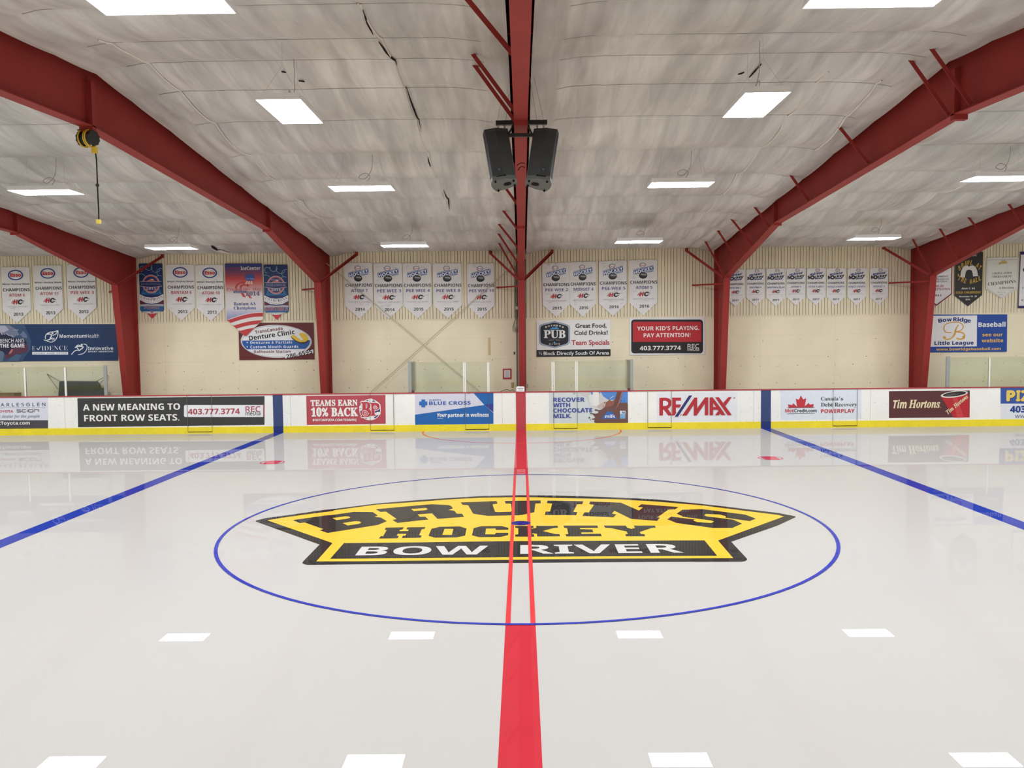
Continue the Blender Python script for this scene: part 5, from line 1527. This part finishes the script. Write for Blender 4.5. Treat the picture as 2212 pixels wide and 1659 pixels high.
tourney('A', (1183, 155), (1385, 155), (1295, 625), 'navy tournament banner crossed by a red strut, left of BANTAM 6', '2013', None, True)
tourney('IN', (590, 210), (935, 210), (783, 1000), 'navy tournament banner with curling pale lines, right of the red and blue banner', '2014', 'BANTAM A', False)

# red, white and blue holiday tournament banner, hanging lowest
PM = mat('holiday_banner_cloth', (222, 216, 214), 0.5, 0.08, 4.0, 0.3)
o, p = banner('PR', (1515, 290), (2105, 290), (1830, 1460), .76, 'red, white and blue banner with a striped tip hanging over the maroon sign', None, PM, BY - 0.03)
for k in range(14):
    v0, v1 = .04 + k * .026, .04 + (k + 1) * .026 + .001; t = k / 13.0
    c = tuple(int(a_ + (b_ - a_) * min(1, t * 2.2)) for a_, b_ in zip((66, 62, 118), (190, 60, 58))) if t < .45 else tuple(int(a_ + (b_ - a_) * (t - .45) / .55) for a_, b_ in zip((190, 60, 58), (216, 196, 190)))
    p.rect('colour_field', 0, v0, 1, v1, c, 1)
p.rect('colour_field', 0, 0, 1, .042, (50, 58, 116), 1)
for k in range(8):
    v0 = .60 + k * .022; t = k / 7.0; c = tuple(int(a_ + (b_ - a_) * t) for a_, b_ in zip((216, 210, 212), (128, 138, 184)))
    p.rect('colour_field', 0.01, v0, .99 if v0 < .7 else .6, v0 + .0225, c, 1)
p.text('lettering', 'Las Vegas', .05, .038, .42, .075, (150, 60, 78), 3, 'serb'); p.text('lettering', 'IceCenter', .43, .040, .96, .088, (226, 216, 206), 3, off=0.0)
p.oval('puck', .67, .178, .135, .040, (52, 74, 138), 3); p.oval('puck', .67, .205, .13, .030, (52, 74, 138), 3); p.text('puck', 'Las Vegas', .57, .195, .79, .215, (150, 164, 200), 4)
for dx in (-.05, 0, .05): p.poly('puck', [(.64 + dx, .235), (.67 + dx, .235), (.66 + dx * 1.6, .28), (.60 + dx * 1.6, .28)], (232, 190, 170), 3)
for cx, r in ((.47, .21), (.52, .14)): p.ring('swoosh', cx, .335, r, r * .42, .05, (184, 60, 58), 2, 150, 330, 20, wy=.022)
p.poly('swoosh', [(.36, .36), (.44, .36), (.55, .46), (.47, .455)], (196, 74, 70), 2); p.poly('swoosh', [(.52, .38), (.6, .40), (.72, .475), (.64, .468)], (196, 74, 70), 2)
for ou, c, l in ((0.028, (226, 206, 206), 4), (0.008, (190, 96, 108), 5)): p.text('lettering', 'Presidents’ Day', .03, .325, .97, .367, c, l, 'serb', off=ou)
p.rect('lettering', .22, .372, .55, .398, (58, 66, 120), 5); p.text('lettering', 'TOURNAMENT', .24, .378, .53, .393, (176, 182, 206), 6)
for ou, c, l in ((0.03, (226, 196, 198), 5), (0.004, (74, 84, 136), 6)): p.text('lettering', '2014', .55, .380, .92, .436, c, l, 'serb', off=ou)
p.text('lettering', 'Bantam AA', .21, .523, .81, .566, (58, 70, 138), 3, 'serb'); p.text('lettering', 'Champions', .21, .580, .81, .623, (58, 70, 138), 3, 'serb')
def wave(v, u): return v - .095 * math.sin((u - .05) * 1.75) 
SH_ = lambda u: .76 + (1 - .76) * (2 * u if u < .5 else 2 * (1 - u)) - .003
base_l = lambda u: min(wave(.76, u), SH_(u))
us = np.linspace(0.005, .995, 20)
for k, (va, vb, c) in enumerate(((.755, .765, (226, 220, 216)), (.765, .817, (192, 60, 62)), (.817, .868, (226, 220, 214)), (.868, .920, (192, 60, 62)), (.920, .965, (226, 220, 214)), (.965, 1.10, (192, 60, 62)))):
    for ua, ub in zip(us[:-1], us[1:]):
        q = [(ua, min(wave(va, ua), SH_(ua))), (ub, min(wave(va, ub), SH_(ub))), (ub, min(wave(vb, ub), SH_(ub))), (ua, min(wave(vb, ua), SH_(ua)))]
        if max(q[3][1] - q[0][1], q[2][1] - q[1][1]) > 1e-3: p.poly('stripes', q, c, 2)
p.finish(o)

# right hand banners
MW = mat('shiny_white_banner', (222, 216, 214), 0.25, 0.1, 5.0, 0.5, bump=0.5, bscale=9.0)
o, p = banner('RT', (80, 140), (515, 150), (297, 868), .77, 'shiny white banner with a maroon edge, half hidden behind the rightmost frame', None, MW)
MA = (122, 34, 62)
for q in ([(.97, 0), (1, 0), (1, .77), (.97, .765)], [(0, 0), (.03, 0), (.03, .765), (0, .77)], [(0, .77), (.03, .758), (.5, .968), (.97, .758), (1, .77), (.5, 1)], [(0, 0), (1, 0), (1, .012), (0, .012)]): p.poly('edging', q, MA, 2)
p.oval('emblem', .58, .22, .2, .125, MA, 2); p.oval('emblem', .58, .22, .12, .08, (214, 196, 200), 3)
for st, a_, b_, y0, y1, c, sy in (('TOURNAMENT', .15, .86, .40, .43, (110, 106, 112), 'serb'), ('INVITATIONAL', .08, .92, .455, .485, (120, 116, 122), 'serb'), ('CANMORE', .2, .85, .50, .53, (120, 116, 122), 'serb'),
                                  ('GOLD', .28, .72, .58, .63, (160, 90, 96), 'serb'), ('CHAMPIONS', .06, .94, .645, .69, (168, 108, 112), 'serb'), ('2016', .38, .66, .775, .81, (70, 66, 72), 'serbi')):
    p.text('lettering', st, a_, y0, b_, y1, c, 2, sy)
p.finish(o)
BKC = mat('black_banner_cloth', (44, 42, 40), 0.5, 0.2, 4.0, 0.35)
o, p = banner('RT', (552, 92), (955, 88), (742, 873), .795, 'black banner with gold brush lettering and a white grappling figure', None, BKC)
GDc = (196, 158, 64)
for q in ([(0, .0), (.008, .0), (.008, .79), (0, .795)], [(.992, 0), (1, 0), (1, .795), (.992, .79)]): p.poly('edging', q, GDc, 1)
p.text('lettering', 'ANNUAL', .40, .05, .78, .085, (190, 186, 180), 2)
for st, cx, cy, w_, amp, rt in (('BRAWL AT', .53, .20, .82, .10, 22), ('THE MALL', .53, .55, .78, -.06, -16)):
    n = len(st)
    for k, ch in enumerate(st):
        if ch == ' ': continue
        t = (k - (n - 1) / 2) / ((n - 1) / 2); x = cx + t * w_ / 2 * .9; y = cy + amp * t * t
        p.text('lettering', ch, x - .048, y - .045, x + .048, y + .04, GDc, 3, 'sansbi', rot=-t * rt, off=0.0)
p.poly('figure', [(.20, .45), (.22, .36), (.28, .29), (.36, .255), (.44, .25), (.50, .275), (.56, .255), (.64, .25), (.73, .28), (.79, .34), (.82, .42), (.83, .45), (.65, .455), (.64, .40), (.60, .345), (.52, .33), (.44, .335), (.39, .37), (.37, .44), (.36, .47), (.24, .47)], (220, 216, 210), 3)
p.poly('figure', [(.10, .40), (.15, .41), (.16, .44), (.12, .455)], GDc, 3); p.poly('figure', [(.24, .46), (.33, .47), (.34, .49), (.25, .49)], GDc, 3)
p.text('lettering', 'Atom 1 / AA', .25, .655, .73, .69, (222, 220, 214), 3)
p.text('lettering', 'GOLD CHAMPIONS', .05, .725, .94, .768, GDc, 3, 'sansbi'); p.text('lettering', 'November 18 - 20', .17, .805, .80, .835, (222, 220, 214), 3); p.text('lettering', '2016', .40, .862, .56, .89, (222, 220, 214), 3)
p.finish(o)
IV = mat('ivory_banner', (220, 217, 208), 0.35, 0.08, 5.0, 0.4, bump=0.3, bscale=8.0)
o, p = banner('RT', (1003, 178), (1462, 168), (1215, 762), .765, 'ivory pennant banner reading TOURNAMENT CHAMPIONS A Division, right of the black banner', None, IV)
for q in ([(.02, .055), (.98, .055)], [(.02, .055), (.03, .75), (.5, .98), (.97, .745), (.98, .055)]): p.line('edging', q, .006, (150, 146, 140), 2)
p.poly('gold_emblem', [(.37, .17), (.40, .12), (.46, .105), (.47, .08), (.58, .075), (.62, .105), (.66, .115), (.64, .15), (.52, .155)], (186, 166, 104), 2)
for st, a_, b_, y0, y1, sy, rt in (('I.M.H.A ATOM', .19, .80, .355, .405, 'serb', 1.5), ('TOURNAMENT', .18, .80, .44, .49, 'serb', 1), ('CHAMPIONS', .06, .93, .575, .655, 'serb', 5.5), ('A Division', .40, .88, .715, .765, 'serb', 1), ('Dec 9 - 11', .36, .62, .835, .86, 'serb', 0), ('2016', .42, .55, .895, .918, 'serb', 0)):
    p.text('lettering', st, a_, y0, b_, y1, (40, 38, 40) if y0 < .8 else (150, 146, 142), 2, sy, rot=rt, off=-0.012)
p.finish(o)
o, p = banner('RT', (1484, 92), (1930, 84), (1700, 900), 1.0, 'white and purple edged banner cut by the right picture edge', None, CLOTH, BY, [(0, 0), (-.035, 1.0), (1, 1.0), (1, 0)])
PU = (44, 34, 96)
p.poly('edging', [(0, 0), (1, 0), (1, .05), (0, .05)], PU, 2); p.poly('edging', [(-.033, .955), (1, .95), (1, 1.0), (-.035, 1.0)], PU, 2); p.poly('edging', [(0, 0), (.025, 0), (-.01, 1), (-.035, 1)], PU, 2)
p.text('lettering', 'CHAMPIONS', .08, .84, .92, .87, (60, 58, 62), 2); p.oval('lettering', .3, .32, .2, .06, (60, 60, 70), 2)
p.text('lettering', 'TOURNAMENT', .08, .63, .92, .66, (120, 118, 124), 2)
p.finish(o)

bpy.context.view_layer.update()
